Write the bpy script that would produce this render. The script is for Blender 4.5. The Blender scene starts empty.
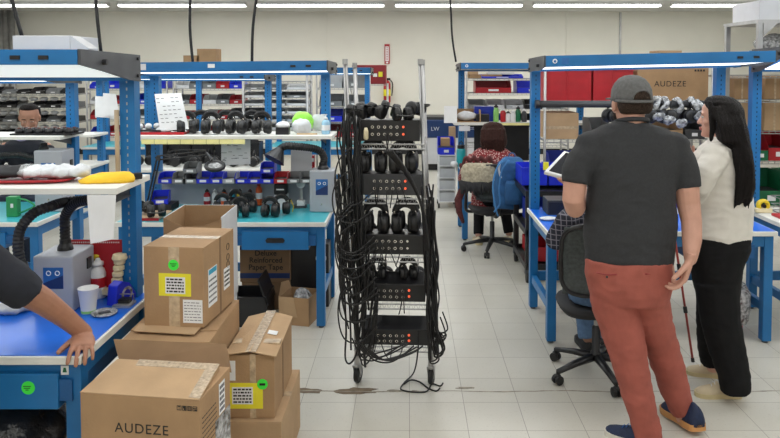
import bpy, bmesh, math, random
from mathutils import Vector as V, Matrix, Quaternion, noise
random.seed(7)
LIGHT = 88; HOOD = 2.2
PI = math.pi
SC = bpy.context.scene
COL = SC.collection
# ---------------------------------------------------------------- camera geometry (metres; camera stands at x=0,y=0)
F = 701.0; H = 1.891; TH = math.radians(2.5); CT = math.cos(TH); ST = math.sin(TH)
def at(px, py, Y):
    a = py - 66; dz = a*Y*CT/(F/CT - a*ST); zc = Y*CT + dz*ST
    return V(((px-408)/F*zc, Y, H-dz))
def onz(px, py, z):
    dz = H - z; zc = F*dz/(CT*(py-66)); return V(((px-408)/F*zc, (zc-dz*ST)/CT, z))

# ---------------------------------------------------------------- materials
MATS = {}
def mat(name, col, rough=.5, metal=0, var=.12, scale=8, bump=0, bscale=60, emit=None, es=0, alpha=None, trans=0, stretch=None, coat=0):
    if name in MATS: return MATS[name]
    m = bpy.data.materials.new(name); m.use_nodes = True
    nt = m.node_tree; b = nt.nodes['Principled BSDF']
    b.inputs['Roughness'].default_value = rough; b.inputs['Metallic'].default_value = metal
    if coat: b.inputs['Coat Weight'].default_value = coat
    tc = nt.nodes.new('ShaderNodeTexCoord'); mp = nt.nodes.new('ShaderNodeMapping')
    nt.links.new(tc.outputs['Object'], mp.inputs['Vector'])
    if stretch: mp.inputs['Scale'].default_value = stretch
    n = nt.nodes.new('ShaderNodeTexNoise'); n.inputs['Scale'].default_value = scale; n.inputs['Detail'].default_value = 4
    nt.links.new(mp.outputs[0], n.inputs['Vector'])
    r = nt.nodes.new('ShaderNodeValToRGB')
    r.color_ramp.elements[0].position = .3; r.color_ramp.elements[1].position = .7
    r.color_ramp.elements[0].color = tuple(c*(1-var) for c in col[:3])+(1,)
    r.color_ramp.elements[1].color = tuple(min(1, c*(1+var)) for c in col[:3])+(1,)
    nt.links.new(n.outputs['Fac'], r.inputs['Fac']); nt.links.new(r.outputs['Color'], b.inputs['Base Color'])
    if bump:
        n2 = nt.nodes.new('ShaderNodeTexNoise'); n2.inputs['Scale'].default_value = bscale; n2.inputs['Detail'].default_value = 3
        nt.links.new(mp.outputs[0], n2.inputs['Vector'])
        bp = nt.nodes.new('ShaderNodeBump'); bp.inputs['Strength'].default_value = bump; bp.inputs['Distance'].default_value = .01
        nt.links.new(n2.outputs['Fac'], bp.inputs['Height']); nt.links.new(bp.outputs[0], b.inputs['Normal'])
    if emit:
        b.inputs['Emission Color'].default_value = tuple(emit)+(1,); b.inputs['Emission Strength'].default_value = es
    if alpha is not None: b.inputs['Alpha'].default_value = alpha
    if trans: b.inputs['Transmission Weight'].default_value = trans
    if 'hair' in name or 'trouser_black' in name: b.inputs['Specular IOR Level'].default_value = .18
    MATS[name] = m
    return m
def M(n): return MATS[n]
def pattern_mat(name, fn, rough=.8):
    m = bpy.data.materials.new(name); m.use_nodes = True; nt = m.node_tree
    b = nt.nodes['Principled BSDF']; b.inputs['Roughness'].default_value = rough
    fn(nt, b); MATS[name] = m; return m

mat('blue_steel', (.008,.140,.37), .38, .0, .10, 5)
mat('blue_dark', (.006,.09,.27), .4)
mat('blue_mat', (.005,.13,.66), .30, 0, .08, 3)
mat('teal_mat', (.05,.42,.50), .28, 0, .08, 4)
mat('laminate', (.72,.72,.68), .45, 0, .05)
mat('grey_steel', (.075,.08,.09), .45, .3)
mat('slot', (.01,.012,.015), .9)
mat('diffuser', (.9,.93,.95), .5, emit=(.93,.98,1), es=1.7)
mat('diffuser_dim', (.62,.66,.66), .5, 0, .06, 60, emit=(.90,1,.97), es=.6, stretch=(60,1,1))
mat('tube_light', (.9,.9,.9), .5, emit=(.98,1,.98), es=9)
mat('fixture', (.6,.6,.58), .5)
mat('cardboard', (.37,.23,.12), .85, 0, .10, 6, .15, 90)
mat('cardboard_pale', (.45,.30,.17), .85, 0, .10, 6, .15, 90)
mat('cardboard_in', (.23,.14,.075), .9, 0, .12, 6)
mat('white_card', (.62,.63,.66), .6, 0, .04)
mat('packing_tape', (.50,.38,.25), .18, 0, .25, 30, .3, 60)
mat('clear_tape', (.66,.54,.40), .12, 0, .3, 60, .5, 80, alpha=.6)
mat('paper', (.78,.79,.80), .7, 0, .04)
mat('paper_ink', (.10,.10,.12), .7)
mat('yellow_label', (.80,.72,.03), .6, 0, .05)
mat('green_sticker', (.05,.80,.06), .5, 0, .05)
mat('ink', (.015,.014,.012), .7)
mat('chrome', (.30,.30,.30), .32, .85, .1)
mat('zinc', (.42,.42,.42), .42, .7, .15)
mat('black_plastic', (.012,.012,.014), .35, 0, .2)
mat('black_matte', (.014,.014,.016), .75, 0, .25)
mat('black_rubber', (.007,.007,.008), .55, 0, .2, 30)
mat('charcoal_plastic', (.035,.036,.04), .5)
mat('headphone_black', (.007,.007,.008), .42, 0, .3, 40)
mat('copper_ring', (.22,.05,.03), .35, .5)
mat('extractor_grey', (.36,.38,.42), .42, 0, .04)
mat('label_blue', (.02,.12,.36), .4)
mat('label_navy', (.01,.03,.12), .4)
mat('red_plastic', (.42,.012,.02), .35, 0, .12)
mat('dark_red', (.24,.008,.015), .4, 0, .12)
mat('blue_plastic', (.012,.03,.62), .35, 0, .12)
mat('deep_blue_plastic', (.008,.03,.36), .4, 0, .12)
mat('grey_bin', (.20,.21,.22), .45, 0, .1)
mat('clear_bin', (.55,.58,.62), .3, 0, .08, alpha=.75)
mat('green_plastic', (.005,.13,.05), .4)
mat('green_tool', (.02,.25,.08), .4)
mat('lime_bag', (.35,.85,.10), .35, 0, .15, 20, .5, 30)
mat('white_bag', (.60,.62,.64), .35, 0, .1, 12, .6, 35)
mat('clear_film', (.42,.43,.44), .08, 0, .85, 38, .9, 60, alpha=.72)
mat('yellow_cloth', (.85,.52,.03), .85, 0, .1, 12, .3, 50)
mat('yellow_strip', (.85,.80,.35), .7, 0, .05)
mat('cream', (.75,.65,.42), .5)
mat('wood_stick', (.48,.36,.24), .6)
mat('tan_board', (.60,.44,.28), .5)
mat('white_plastic', (.72,.73,.74), .35, 0, .04)
mat('yellow_plastic', (.75,.55,.02), .35)
mat('teal_bottle', (.01,.30,.34), .3)
mat('sanitizer', (.35,.62,.82), .2, 0, .06, alpha=.85)
mat('green_cup', (.25,.55,.15), .5)
mat('orange', (.8,.12,.02), .4)
mat('cyan_plastic', (.03,.35,.55), .4)
mat('led_red', (.9,.1,.05), .4, emit=(1,.15,.05), es=.7)
mat('knob_silver', (.65,.62,.58), .25, .9)
mat('navy_machine', (.008,.035,.13), .35)
mat('skin_man', (.52,.28,.205), .55, 0, .06, 20, .08, 200)
mat('skin_tan', (.37,.18,.115), .55, 0, .08, 20, .08, 200)
mat('skin_light', (.60,.33,.25), .55, 0, .05, 20)
mat('hair_black', (.006,.004,.004), .55, 0, .5, 30, .9, 60, stretch=(8,8,.6))
mat('hair_brown', (.045,.018,.014), .5, 0, .5, 30, .9, 60, stretch=(8,8,.6))
mat('hair_short', (.035,.022,.016), .7, 0, .6, 120, .9, 200)
mat('tshirt_charcoal', (.027,.028,.031), .9, 0, .12, 90, .15, 300)
mat('cap_grey', (.12,.12,.12), .9, 0, .18, 60, .2, 300)
mat('trouser_rust', (.31,.080,.058), .85, 0, .12, 14, .15, 250)
mat('shirt_cream', (.66,.63,.58), .85, 0, .05, 10, .1, 200)
mat('trouser_black', (.008,.008,.009), .8, 0, .2, 20)
mat('navy_shirt', (.010,.012,.020), .85, 0, .15, 20)
mat('denim', (.10,.18,.32), .85, 0, .2, 40, .2, 200)
mat('dark_denim', (.02,.03,.055), .85, 0, .2, 40)
mat('shoe_navy', (.006,.016,.055), .7, 0, .25, 60, .3, 200)
mat('shoe_beige', (.60,.50,.34), .7, 0, .06, 20)
mat('sole_cream', (.62,.52,.30), .6)
mat('sole_gum', (.50,.24,.08), .6)
mat('sole_white', (.66,.63,.56), .6)
mat('backpack_blue', (.025,.11,.27), .8, 0, .15, 20, .2, 120)
mat('fleece', (.42,.37,.27), .95, 0, .3, 40, .8, 60)
mat('maroon_cloth', (.09,.02,.02), .9, 0, .4, 30)
mat('mesh_back', (.06,.07,.07), .85, 0, .3, 60)
mat('red_pole', (.30,.03,.02), .4)
mat('lips', (.42,.12,.10), .5); mat('eye_white', (.7,.68,.65), .3); mat('eye_dark', (.02,.012,.01), .2)
mat('trash_bag', (.02,.02,.022), .22, 0, .3, 8, .8, 25)
mat('screen_dark', (.02,.02,.025), .12)
mat('wall_paint', (.74,.725,.655), .85, 0, .03, 1.5)
mat('pit', (.16,.12,.08), .9, 0, .3, 30)
mat('crack_grout', (.30,.27,.22), .9, 0, .4, 20)
def plaid(nt, b):
    tc = nt.nodes.new('ShaderNodeTexCoord'); cols = []
    for d in ('X','Z'):
        w = nt.nodes.new('ShaderNodeTexWave'); w.bands_direction = d; w.inputs['Scale'].default_value = 11; w.inputs['Distortion'].default_value = 1.0
        nt.links.new(tc.outputs['Object'], w.inputs['Vector']); cols.append(w)
    mx = nt.nodes.new('ShaderNodeMath'); mx.operation = 'MAXIMUM'
    nt.links.new(cols[0].outputs['Fac'], mx.inputs[0]); nt.links.new(cols[1].outputs['Fac'], mx.inputs[1])
    r = nt.nodes.new('ShaderNodeValToRGB'); r.color_ramp.elements[0].position = .55; r.color_ramp.elements[0].color = (.012,.014,.025,1)
    r.color_ramp.elements[1].position = 1.0; r.color_ramp.elements[1].color = (.20,.19,.22,1)
    e = r.color_ramp.elements.new(.90); e.color = (.022,.022,.042,1)
    nt.links.new(mx.outputs[0], r.inputs['Fac']); nt.links.new(r.outputs[0], b.inputs['Base Color'])
pattern_mat('plaid', plaid, .9)
def floral(nt, b):
    tc = nt.nodes.new('ShaderNodeTexCoord'); v = nt.nodes.new('ShaderNodeTexVoronoi'); v.inputs['Scale'].default_value = 60
    nt.links.new(tc.outputs['Object'], v.inputs['Vector'])
    r = nt.nodes.new('ShaderNodeValToRGB'); r.color_ramp.elements[0].position = .26; r.color_ramp.elements[0].color = (.62,.45,.42,1)
    r.color_ramp.elements[1].position = .42; r.color_ramp.elements[1].color = (.20,.018,.022,1)
    nt.links.new(v.outputs['Distance'], r.inputs['Fac']); nt.links.new(r.outputs[0], b.inputs['Base Color'])
pattern_mat('floral', floral, .9)
def tiles(nt, b):
    tc = nt.nodes.new('ShaderNodeTexCoord'); mp = nt.nodes.new('ShaderNodeMapping')
    # tile joints at x = .008 + k*.305, y = 3.843 + k*.305
    mp.inputs['Location'].default_value = (-.008+.305*40, -3.865+.305*40, 0)
    nt.links.new(tc.outputs['Object'], mp.inputs['Vector'])
    br = nt.nodes.new('ShaderNodeTexBrick'); br.offset = 0; br.squash = 1
    br.inputs['Scale'].default_value = 1; br.inputs['Brick Width'].default_value = .305; br.inputs['Row Height'].default_value = .305
    br.inputs['Mortar Size'].default_value = .0016; br.inputs['Mortar Smooth'].default_value = .3; br.inputs['Bias'].default_value = -.3
    br.inputs['Color1'].default_value = (.60,.585,.53,1); br.inputs['Color2'].default_value = (.56,.545,.49,1); br.inputs['Mortar'].default_value = (.22,.20,.17,1)
    nt.links.new(mp.outputs[0], br.inputs['Vector'])
    n = nt.nodes.new('ShaderNodeTexNoise'); n.inputs['Scale'].default_value = 90; n.inputs['Detail'].default_value = 2
    nt.links.new(tc.outputs['Object'], n.inputs['Vector'])
    r = nt.nodes.new('ShaderNodeValToRGB'); r.color_ramp.elements[0].position = .25; r.color_ramp.elements[0].color = (.55,.5,.44,1)
    r.color_ramp.elements[1].position = .38; r.color_ramp.elements[1].color = (1,1,1,1)
    nt.links.new(n.outputs['Fac'], r.inputs['Fac'])
    mx = nt.nodes.new('ShaderNodeMix'); mx.data_type = 'RGBA'; mx.blend_type = 'MULTIPLY'; mx.inputs[0].default_value = .45
    nt.links.new(br.outputs['Color'], mx.inputs[6]); nt.links.new(r.outputs[0], mx.inputs[7])
    n3 = nt.nodes.new('ShaderNodeTexNoise'); n3.inputs['Scale'].default_value = 1.6; n3.inputs['Detail'].default_value = 5
    nt.links.new(tc.outputs['Object'], n3.inputs['Vector'])
    r3 = nt.nodes.new('ShaderNodeValToRGB'); r3.color_ramp.elements[0].position = .3; r3.color_ramp.elements[0].color = (.86,.85,.82,1)
    r3.color_ramp.elements[1].position = .7; r3.color_ramp.elements[1].color = (1,1,1,1)
    nt.links.new(n3.outputs['Fac'], r3.inputs['Fac'])
    m2 = nt.nodes.new('ShaderNodeMix'); m2.data_type = 'RGBA'; m2.blend_type = 'MULTIPLY'; m2.inputs[0].default_value = 1
    nt.links.new(mx.outputs[2], m2.inputs[6]); nt.links.new(r3.outputs[0], m2.inputs[7])
    nt.links.new(m2.outputs[2], b.inputs['Base Color'])
    b.inputs['Specular IOR Level'].default_value = .5
    r4 = nt.nodes.new('ShaderNodeMapRange'); r4.inputs['To Min'].default_value = .22; r4.inputs['To Max'].default_value = .42
    nt.links.new(n3.outputs['Fac'], r4.inputs['Value']); nt.links.new(r4.outputs[0], b.inputs['Roughness'])
pattern_mat('floor_tiles', tiles, .3)

# ---------------------------------------------------------------- mesh builder
def frame(d, up=None):
    d = V(d).normalized(); up = V(up) if up is not None else V((0,0,1))
    if abs(d.dot(up)) > .98: up = V((0,1,0))
    x = up.cross(d).normalized(); y = d.cross(x).normalized()
    return x, y, d
def sm(pts, n=6):
    """catmull-rom smoothing of a list of points (any tuple length)"""
    out = []; P = [tuple(p) for p in pts]
    P = [P[0]] + P + [P[-1]]
    for i in range(1, len(P)-2):
        for k in range(n):
            t = k/n; a, b, c, d = P[i-1], P[i], P[i+1], P[i+2]
            out.append(tuple(.5*((2*b[j]) + (-a[j]+c[j])*t + (2*a[j]-5*b[j]+4*c[j]-d[j])*t*t + (-a[j]+3*b[j]-3*c[j]+d[j])*t**3) for j in range(len(b))))
    out.append(P[-2]); return out
class MB:
    def __init__(s): s.v = []; s.f = []; s.mi = []; s.cur = 0
    def add(s, vs, fs):
        o = len(s.v); s.v += [V(v) for v in vs]; s.f += [tuple(i+o for i in f) for f in fs]; s.mi += [s.cur]*len(fs); return s
    def use(s, i): s.cur = i; return s
    def box(s, c, sz, rz=0, rx=0, ry=0, taper=1):
        x, y, z = sz[0]/2, sz[1]/2, sz[2]/2
        R = Matrix.Rotation(rz,3,'Z') @ Matrix.Rotation(rx,3,'X') @ Matrix.Rotation(ry,3,'Y')
        vs = [V(c) + R @ V((a*x*(taper if e < 0 else 1), b*y*(taper if e < 0 else 1), e*z)) for e in (-1,1) for a, b in ((-1,-1),(1,-1),(1,1),(-1,1))]
        return s.add(vs, [(3,2,1,0),(4,5,6,7),(0,1,5,4),(1,2,6,5),(2,3,7,6),(3,0,4,7)])
    def bx(s, x0, x1, y0, y1, z0, z1): return s.box(((x0+x1)/2,(y0+y1)/2,(z0+z1)/2), (abs(x1-x0),abs(y1-y0),abs(z1-z0)))
    def rings(s, R, cap=True):
        n = len(R[0]); vs = [p for r in R for p in r]; fs = []
        for i in range(len(R)-1):
            for k in range(n):
                a = i*n+k; b = i*n+(k+1) % n; fs.append((a, b, b+n, a+n))
        if cap: fs.append(tuple(range(n-1,-1,-1))); fs.append(tuple((len(R)-1)*n+k for k in range(n)))
        return s.add(vs, fs)
    def tube(s, pts, r, seg=8, flat=1, up=None, cap=True, rnd=False):
        P = [V(p[:3]) for p in pts]; n = len(P)
        rr = r if isinstance(r, (list,tuple)) else [r]*n
        if rnd:
            d0 = (P[0]-P[1]).normalized(); d1 = (P[-1]-P[-2]).normalized()
            P = [P[0]+d0*rr[0]*.9, P[0]+d0*rr[0]*.55] + P + [P[-1]+d1*rr[-1]*.55, P[-1]+d1*rr[-1]*.9]
            rr = [rr[0]*.42, rr[0]*.83] + list(rr) + [rr[-1]*.83, rr[-1]*.42]; n = len(P)
        R = []; x = None
        for i in range(n):
            d = (P[min(i+1,n-1)] - P[max(i-1,0)])
            d = d.normalized() if d.length > 1e-9 else V((0,0,1))
            if x is None: x, y, d = frame(d, up)
            else:
                x = (x - d*x.dot(d)); x = x.normalized() if x.length > 1e-6 else frame(d)[0]; y = d.cross(x)
            R.append([P[i] + x*math.cos(2*PI*k/seg)*rr[i] + y*math.sin(2*PI*k/seg)*rr[i]*flat for k in range(seg)])
        return s.rings(R, cap)
    def cyl(s, a, b, r, seg=16, r2=None): return s.tube([a, b], [r, r if r2 is None else r2], seg)
    def lathe(s, prof, c=(0,0,0), seg=20, axis=(0,0,1), sx=1, sy=1):
        x, y, d = frame(axis) if tuple(axis) != (0,0,1) else (V((1,0,0)), V((0,1,0)), V((0,0,1)))
        R = [[V(c) + x*math.cos(2*PI*k/seg)*max(r,1e-4)*sx + y*math.sin(2*PI*k/seg)*max(r,1e-4)*sy + d*h for k in range(seg)] for r, h in prof]
        return s.rings(R)
    def ell(s, c, r, rz=0, seg=16, nr=10, rx=0):
        R = []; Q = Matrix.Rotation(rz,3,'Z') @ Matrix.Rotation(rx,3,'X')
        for i in range(nr+1):
            a = -PI/2 + PI*(i/nr); a = max(-PI/2+.06, min(PI/2-.06, a))
            R.append([V(c) + Q @ V((r[0]*math.cos(a)*math.cos(2*PI*k/seg), r[1]*math.cos(a)*math.sin(2*PI*k/seg), r[2]*math.sin(a))) for k in range(seg)])
        return s.rings(R)
    def loft(s, L, seg=24, yaw=0, p=2.0):
        """L: (cx,cy,cz,rx,ry) horizontal rings, superellipse exponent p"""
        R = []
        for q in L:
            cx, cy, cz, rx, ry = q[:5]; yw = q[5] if len(q) > 5 else yaw; ring = []
            for k in range(seg):
                a = 2*PI*k/seg; ca, sa = math.cos(a), math.sin(a)
                ex = math.copysign(abs(ca)**(2/p), ca)*rx; ey = math.copysign(abs(sa)**(2/p), sa)*ry
                ring.append(V((cx + ex*math.cos(yw) - ey*math.sin(yw), cy + ex*math.sin(yw) + ey*math.cos(yw), cz)))
            R.append(ring)
        if L[0][2] > L[-1][2]: R.reverse()
        return s.rings(R)
    def torus(s, c, R0, r, axis=(0,0,1), seg=24, ss=8, a0=0, a1=2*PI, flat=1):
        x, y, d = frame(axis); full = abs(a1-a0-2*PI) < 1e-6; R = []
        n = seg if full else seg+1
        for i in range(n):
            a = a0 + (a1-a0)*i/seg; o = x*math.cos(a) + y*math.sin(a)
            R.append([V(c) + o*(R0 + r*math.cos(2*PI*k/ss)) + d*r*flat*math.sin(2*PI*k/ss) for k in range(ss)])
        if full:
            R.append(R[0]); return s.rings(R, False)
        return s.rings(R)
    def prism(s, poly, y0, y1, ax='y'):
        n = len(poly)
        def mk(p, t): return V((p[0], t, p[1])) if ax == 'y' else (V((t, p[0], p[1])) if ax == 'x' else V((p[0], p[1], t)))
        vs = [mk(p, y0) for p in poly] + [mk(p, y1) for p in poly]
        fs = [tuple(range(n-1,-1,-1)), tuple(range(n, 2*n))] + [(k, (k+1) % n, (k+1) % n + n, k+n) for k in range(n)]
        return s.add(vs, fs)
    def quad(s, a, b, c, d, th=.0015):
        a, b, c, d = V(a), V(b), V(c), V(d); n = (b-a).cross(d-a).normalized()*th
        return s.add([a,b,c,d,a+n,b+n,c+n,d+n], [(3,2,1,0),(4,5,6,7),(0,1,5,4),(1,2,6,5),(2,3,7,6),(3,0,4,7)])
    def xf(s, Mx): s.v = [Mx @ v for v in s.v]; return s
    def mesh(s, name):
        me = bpy.data.meshes.new(name); me.from_pydata([tuple(v) for v in s.v], [], s.f); me.update(); me.polygons.foreach_set('material_index', s.mi)
        bm = bmesh.new(); bm.from_mesh(me); bmesh.ops.recalc_face_normals(bm, faces=bm.faces); bm.to_mesh(me); bm.free()
        return me
    def build(s, name, m, parent=None, smooth=False, bevel=0, loc=None, rot=None, label=None, cat=None, group=None, kind=None, disp=None, vox=None, sub=0):
        me = s.mesh(name); o = bpy.data.objects.new(name, me); COL.objects.link(o)
        for q in (m if isinstance(m, (list,tuple)) else [m]): me.materials.append(q if not isinstance(q, str) else MATS[q])
        if parent: o.parent = parent
        if loc is not None: o.location = loc
        if rot is not None: o.rotation_euler = rot
        if bevel:
            b = o.modifiers.new('bevel', 'BEVEL'); b.width = bevel; b.segments = 2; b.limit_method = 'ANGLE'
        if sub:
            b = o.modifiers.new('sub', 'SUBSURF'); b.levels = sub; b.render_levels = sub
        if vox:
            r = o.modifiers.new('r', 'REMESH'); r.mode = 'VOXEL'; r.voxel_size = vox; r.use_smooth_shade = True
            q = o.modifiers.new('s', 'SMOOTH'); q.iterations = 3; q.factor = .5
            bake(o)
        if disp: wrinkle(o, *disp)
        if smooth or vox:
            for p in o.data.polygons: p.use_smooth = True
        tag(o, label, cat, group, kind)
        return o
def bake(o):
    dg = bpy.context.evaluated_depsgraph_get(); ev = o.evaluated_get(dg)
    me = bpy.data.meshes.new_from_object(ev); old = o.data; o.modifiers.clear(); o.data = me; me.name = old.name + '_m'
    bpy.data.meshes.remove(old)
def wrinkle(o, amp=.006, sc=(10,10,18), seed=0, zmin=None, zmax=None):
    me = o.data; me.update(); N = [v.normal.copy() for v in me.vertices]
    for v, n in zip(me.vertices, N):
        p = V((v.co.x*sc[0]+seed, v.co.y*sc[1]+seed*.7, v.co.z*sc[2]))
        w = noise.noise(p)*.7 + (1-abs(noise.noise(p*1.9))*2)*.35
        v.co += n*amp*w
def tag(o, label=None, cat=None, group=None, kind=None):
    if label: o['label'] = label
    if cat: o['category'] = cat
    if group: o['group'] = group
    if kind: o['kind'] = kind
    return o
def thing(name, label, cat, loc=(0,0,0), rz=0, group=None):
    o = bpy.data.objects.new(name, None); COL.objects.link(o); o.empty_display_size = .05
    o.location = loc; o.rotation_euler = (0,0,rz); return tag(o, label, cat, group)
def children(o): return list(o.children)
def dup(o, loc=None, rot=None, label=None, group=None, scale=None, parent=None, swap=None):
    c = o.copy(); COL.objects.link(c)
    if loc is not None: c.location = loc
    if rot is not None: c.rotation_euler = rot if not isinstance(rot, (int,float)) else (0,0,rot)
    if scale is not None: c.scale = (scale,)*3 if isinstance(scale,(int,float)) else scale
    if label: c['label'] = label
    if group: c['group'] = group
    if parent: c.parent = parent; c.matrix_parent_inverse = o.matrix_parent_inverse.copy()
    if swap and c.type == 'MESH' and c.data.materials and c.data.materials[0].name in swap:
        c.data = c.data.copy(); c.data.materials[0] = MATS[swap[c.data.materials[0].name]]
    for ch in children(o):
        dup(ch, parent=c, swap=swap)
    return c
def text_mesh(body, size, name, m, parent, loc, rot, space=1.0, bold=0):
    cu = bpy.data.curves.new('t', 'FONT'); cu.body = body; cu.size = size; cu.extrude = .0004; cu.offset = bold
    cu.align_x = 'CENTER'; cu.align_y = 'CENTER'; cu.space_character = space
    t = bpy.data.objects.new('t', cu); COL.objects.link(t)
    dg = bpy.context.evaluated_depsgraph_get(); me = bpy.data.meshes.new_from_object(t.evaluated_get(dg))
    bpy.data.objects.remove(t); bpy.data.curves.remove(cu)
    me.materials.clear(); me.materials.append(MATS[m]); me.name = name
    o = bpy.data.objects.new(name, me); COL.objects.link(o); o.parent = parent; o.location = loc; o.rotation_euler = rot
    return o
NTH = ['leftmost','second from left','third from left','fourth from left','fifth from left','sixth from left','seventh from left','eighth from left','ninth from left','tenth from left','eleventh from left','twelfth from left','thirteenth from left','fourteenth from left','fifteenth from left','sixteenth from left']
def area(loc, sx, sy, e, col=(1,1,1), rot=(0,0,0), name='lamp', spread=None):
    l = bpy.data.lights.new(name, 'AREA'); l.shape = 'RECTANGLE'; l.size = sx; l.size_y = sy; l.energy = e; l.color = col
    if spread: l.spread = spread
    o = bpy.data.objects.new(name, l); COL.objects.link(o); o.location = loc; o.rotation_euler = rot; return o

# ---------------------------------------------------------------- camera
cd = bpy.data.cameras.new('camera'); cam = bpy.data.objects.new('camera', cd); COL.objects.link(cam); SC.camera = cam
cam.location = (0,0,H); cam.rotation_euler = (PI/2-TH, 0, 0); cd.sensor_width = 36; cd.lens = F/780*36
cd.shift_x = -18/780; cd.shift_y = -(219-(66+F*math.tan(TH)))/780; cd.clip_start = .05; cd.clip_end = 100
SC.view_settings.view_transform = 'Standard'; SC.view_settings.look = 'None'; SC.view_settings.gamma = 1
SC.view_settings.exposure = 0.0
# ---------------------------------------------------------------- the room
XL, XR, YF, YB, ZC = -9.3, 9.0, -3.0, 15.0, 3.05
def struct(name, mb, m, **k): return mb.build(name, m, kind='structure', **k)
struct('floor', MB().bx(XL-.2, XR+.2, YF-.2, YB+.2, -.1, 0), 'floor_tiles')
struct('ceiling', MB().bx(XL-.2, XR+.2, YF-.2, YB+.2, ZC, ZC+.1), mat('ceiling_tile', (.56,.56,.54), .9, 0, .06, 3))
struct('wall_back', MB().bx(XL, XR, YB, YB+.15, 0, ZC), 'wall_paint')
struct('wall_left', MB().bx(XL-.15, XL, YF, YB, 0, ZC), 'wall_paint')
struct('wall_right', MB().bx(XR, XR+.15, YF, YB, 0, ZC), 'wall_paint')
struct('wall_front', MB().bx(XL, XR, YF-.15, YF, 0, ZC), 'wall_paint')
struct('baseboard_back', MB().bx(XL, XR, YB-.02, YB, 0, .12), 'black_matte')
# panel joints of the rear wall
k = 1
for px in (327, 567, 620):
    X = at(px, 30, YB).x
    struct('trim_%d' % k, MB().bx(X-.02, X+.02, YB-.035, YB, .12, ZC-.02), 'wall_paint' if k < 3 else 'zinc'); k += 1
# crack across the floor with worn pits
crack = MB(); x = -1.9; pts = []
while x < 2.2:
    pts.append((x, 4.0 + .006*math.sin(x*9)+random.uniform(-.004,.004), .0008)); x += .06
crack.tube(pts, [random.uniform(.003,.007) for _ in pts], 6, flat=.15)
struct('trim_4', crack, 'crack_grout')
k = 5
for (px, py, w, d) in ((308,391,.115,.038),(357,391,.13,.055),(396,391,.055,.018),(415,392,.05,.02),(465,388,.06,.014)):
    c = onz(px, py, 0); ring = []
    for i in range(14):
        a = 2*PI*i/14; q = random.uniform(.6,1.1); ring.append((c.x + w*math.cos(a)*q, c.y + d*math.sin(a)*q))
    struct('trim_%d' % k, MB().prism(ring, .0002, .0012, 'z'), 'pit' if k < 7 else 'crack_grout'); k += 1
# ceiling strip lights: rows of eight foot fixtures
fx = thing('strip_light', 'x', 'ceiling light', (0, 0, ZC), 0, 'strip lights in rows under the ceiling')
MB().box((0,0,-.03), (2.30,.11,.05)).build('housing', 'fixture', fx)
for yy in (-.035,.035): MB().cyl((-1.14,yy,-.07), (1.14,yy,-.07), .022, 10).build('tube', 'tube_light', fx, smooth=True)
for xx in (-1.145,1.145): MB().box((xx,0,-.06), (.02,.11,.045)).build('end_cap', 'fixture', fx)
rowY = (12.7, 11.0, 8.0, 5.2, 2.4, -.4); first = True
xs = [at((a+b)/2, 5, 12.7).x for a, b in ((-20,112),(123,242),(257,373))]
x0 = xs[1]; Xs = [x0 + 2.49*i for i in range(-1, 5)]
rn = ['by the rear wall','second out from the wall','third out from the wall','fourth out from the wall','fifth out from the wall','sixth out from the wall']
for j, y in enumerate(rowY):
    for i, X in enumerate(Xs):
        lb = 'fluorescent ceiling light, %s, row %s' % (NTH[i], rn[j])
        if first: fx.location = (X, y, ZC); fx['label'] = lb; first = False
        else: dup(fx, (X, y, ZC), label=lb)
for y in (12.9, 9.8, 6.6, 4.2, 1.6, -1.0):
    area((0, y, ZC-.12), 13, .5, LIGHT*(1.35 if y > 12 else 1.0), (1,.985,.95), name='ceiling_row_lamp')
# black power cords dropping from the ceiling
for (pa, pb, Y, lb) in (((14,0),(22,36),2.95,'black cord dropping to the hood above the near blue bench, leftmost in view'),
        ((98,0),(101,52),3.2,'black cord dropping beside the dark end plate of the near bench hood'),
        ((190,0),(193,64),5.3,'black cord dropping behind the cardboard boxes to the middle bench hood'),
        ((256,0),(252,63),5.35,'black cord dropping to the right half of the middle bench hood'),
        ((449,0),(456,62),7.7,'black cord dropping to the hood over the seated woman')):
    b = at(pb[0], pb[1], Y); a = at(pa[0], pa[1], Y); a = b + (a-b)*((ZC-b.z)/max(.05, a.z-b.z))
    P = sm([a, a*.6+b*.4+V((.012,0,0)), a*.25+b*.75+V((-.01,0,0)), b], 5)
    MB().tube(P, .008 if Y < 4 else .011, 6).build('power_cord', 'black_rubber', smooth=True, label=lb, cat='cord')
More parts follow.
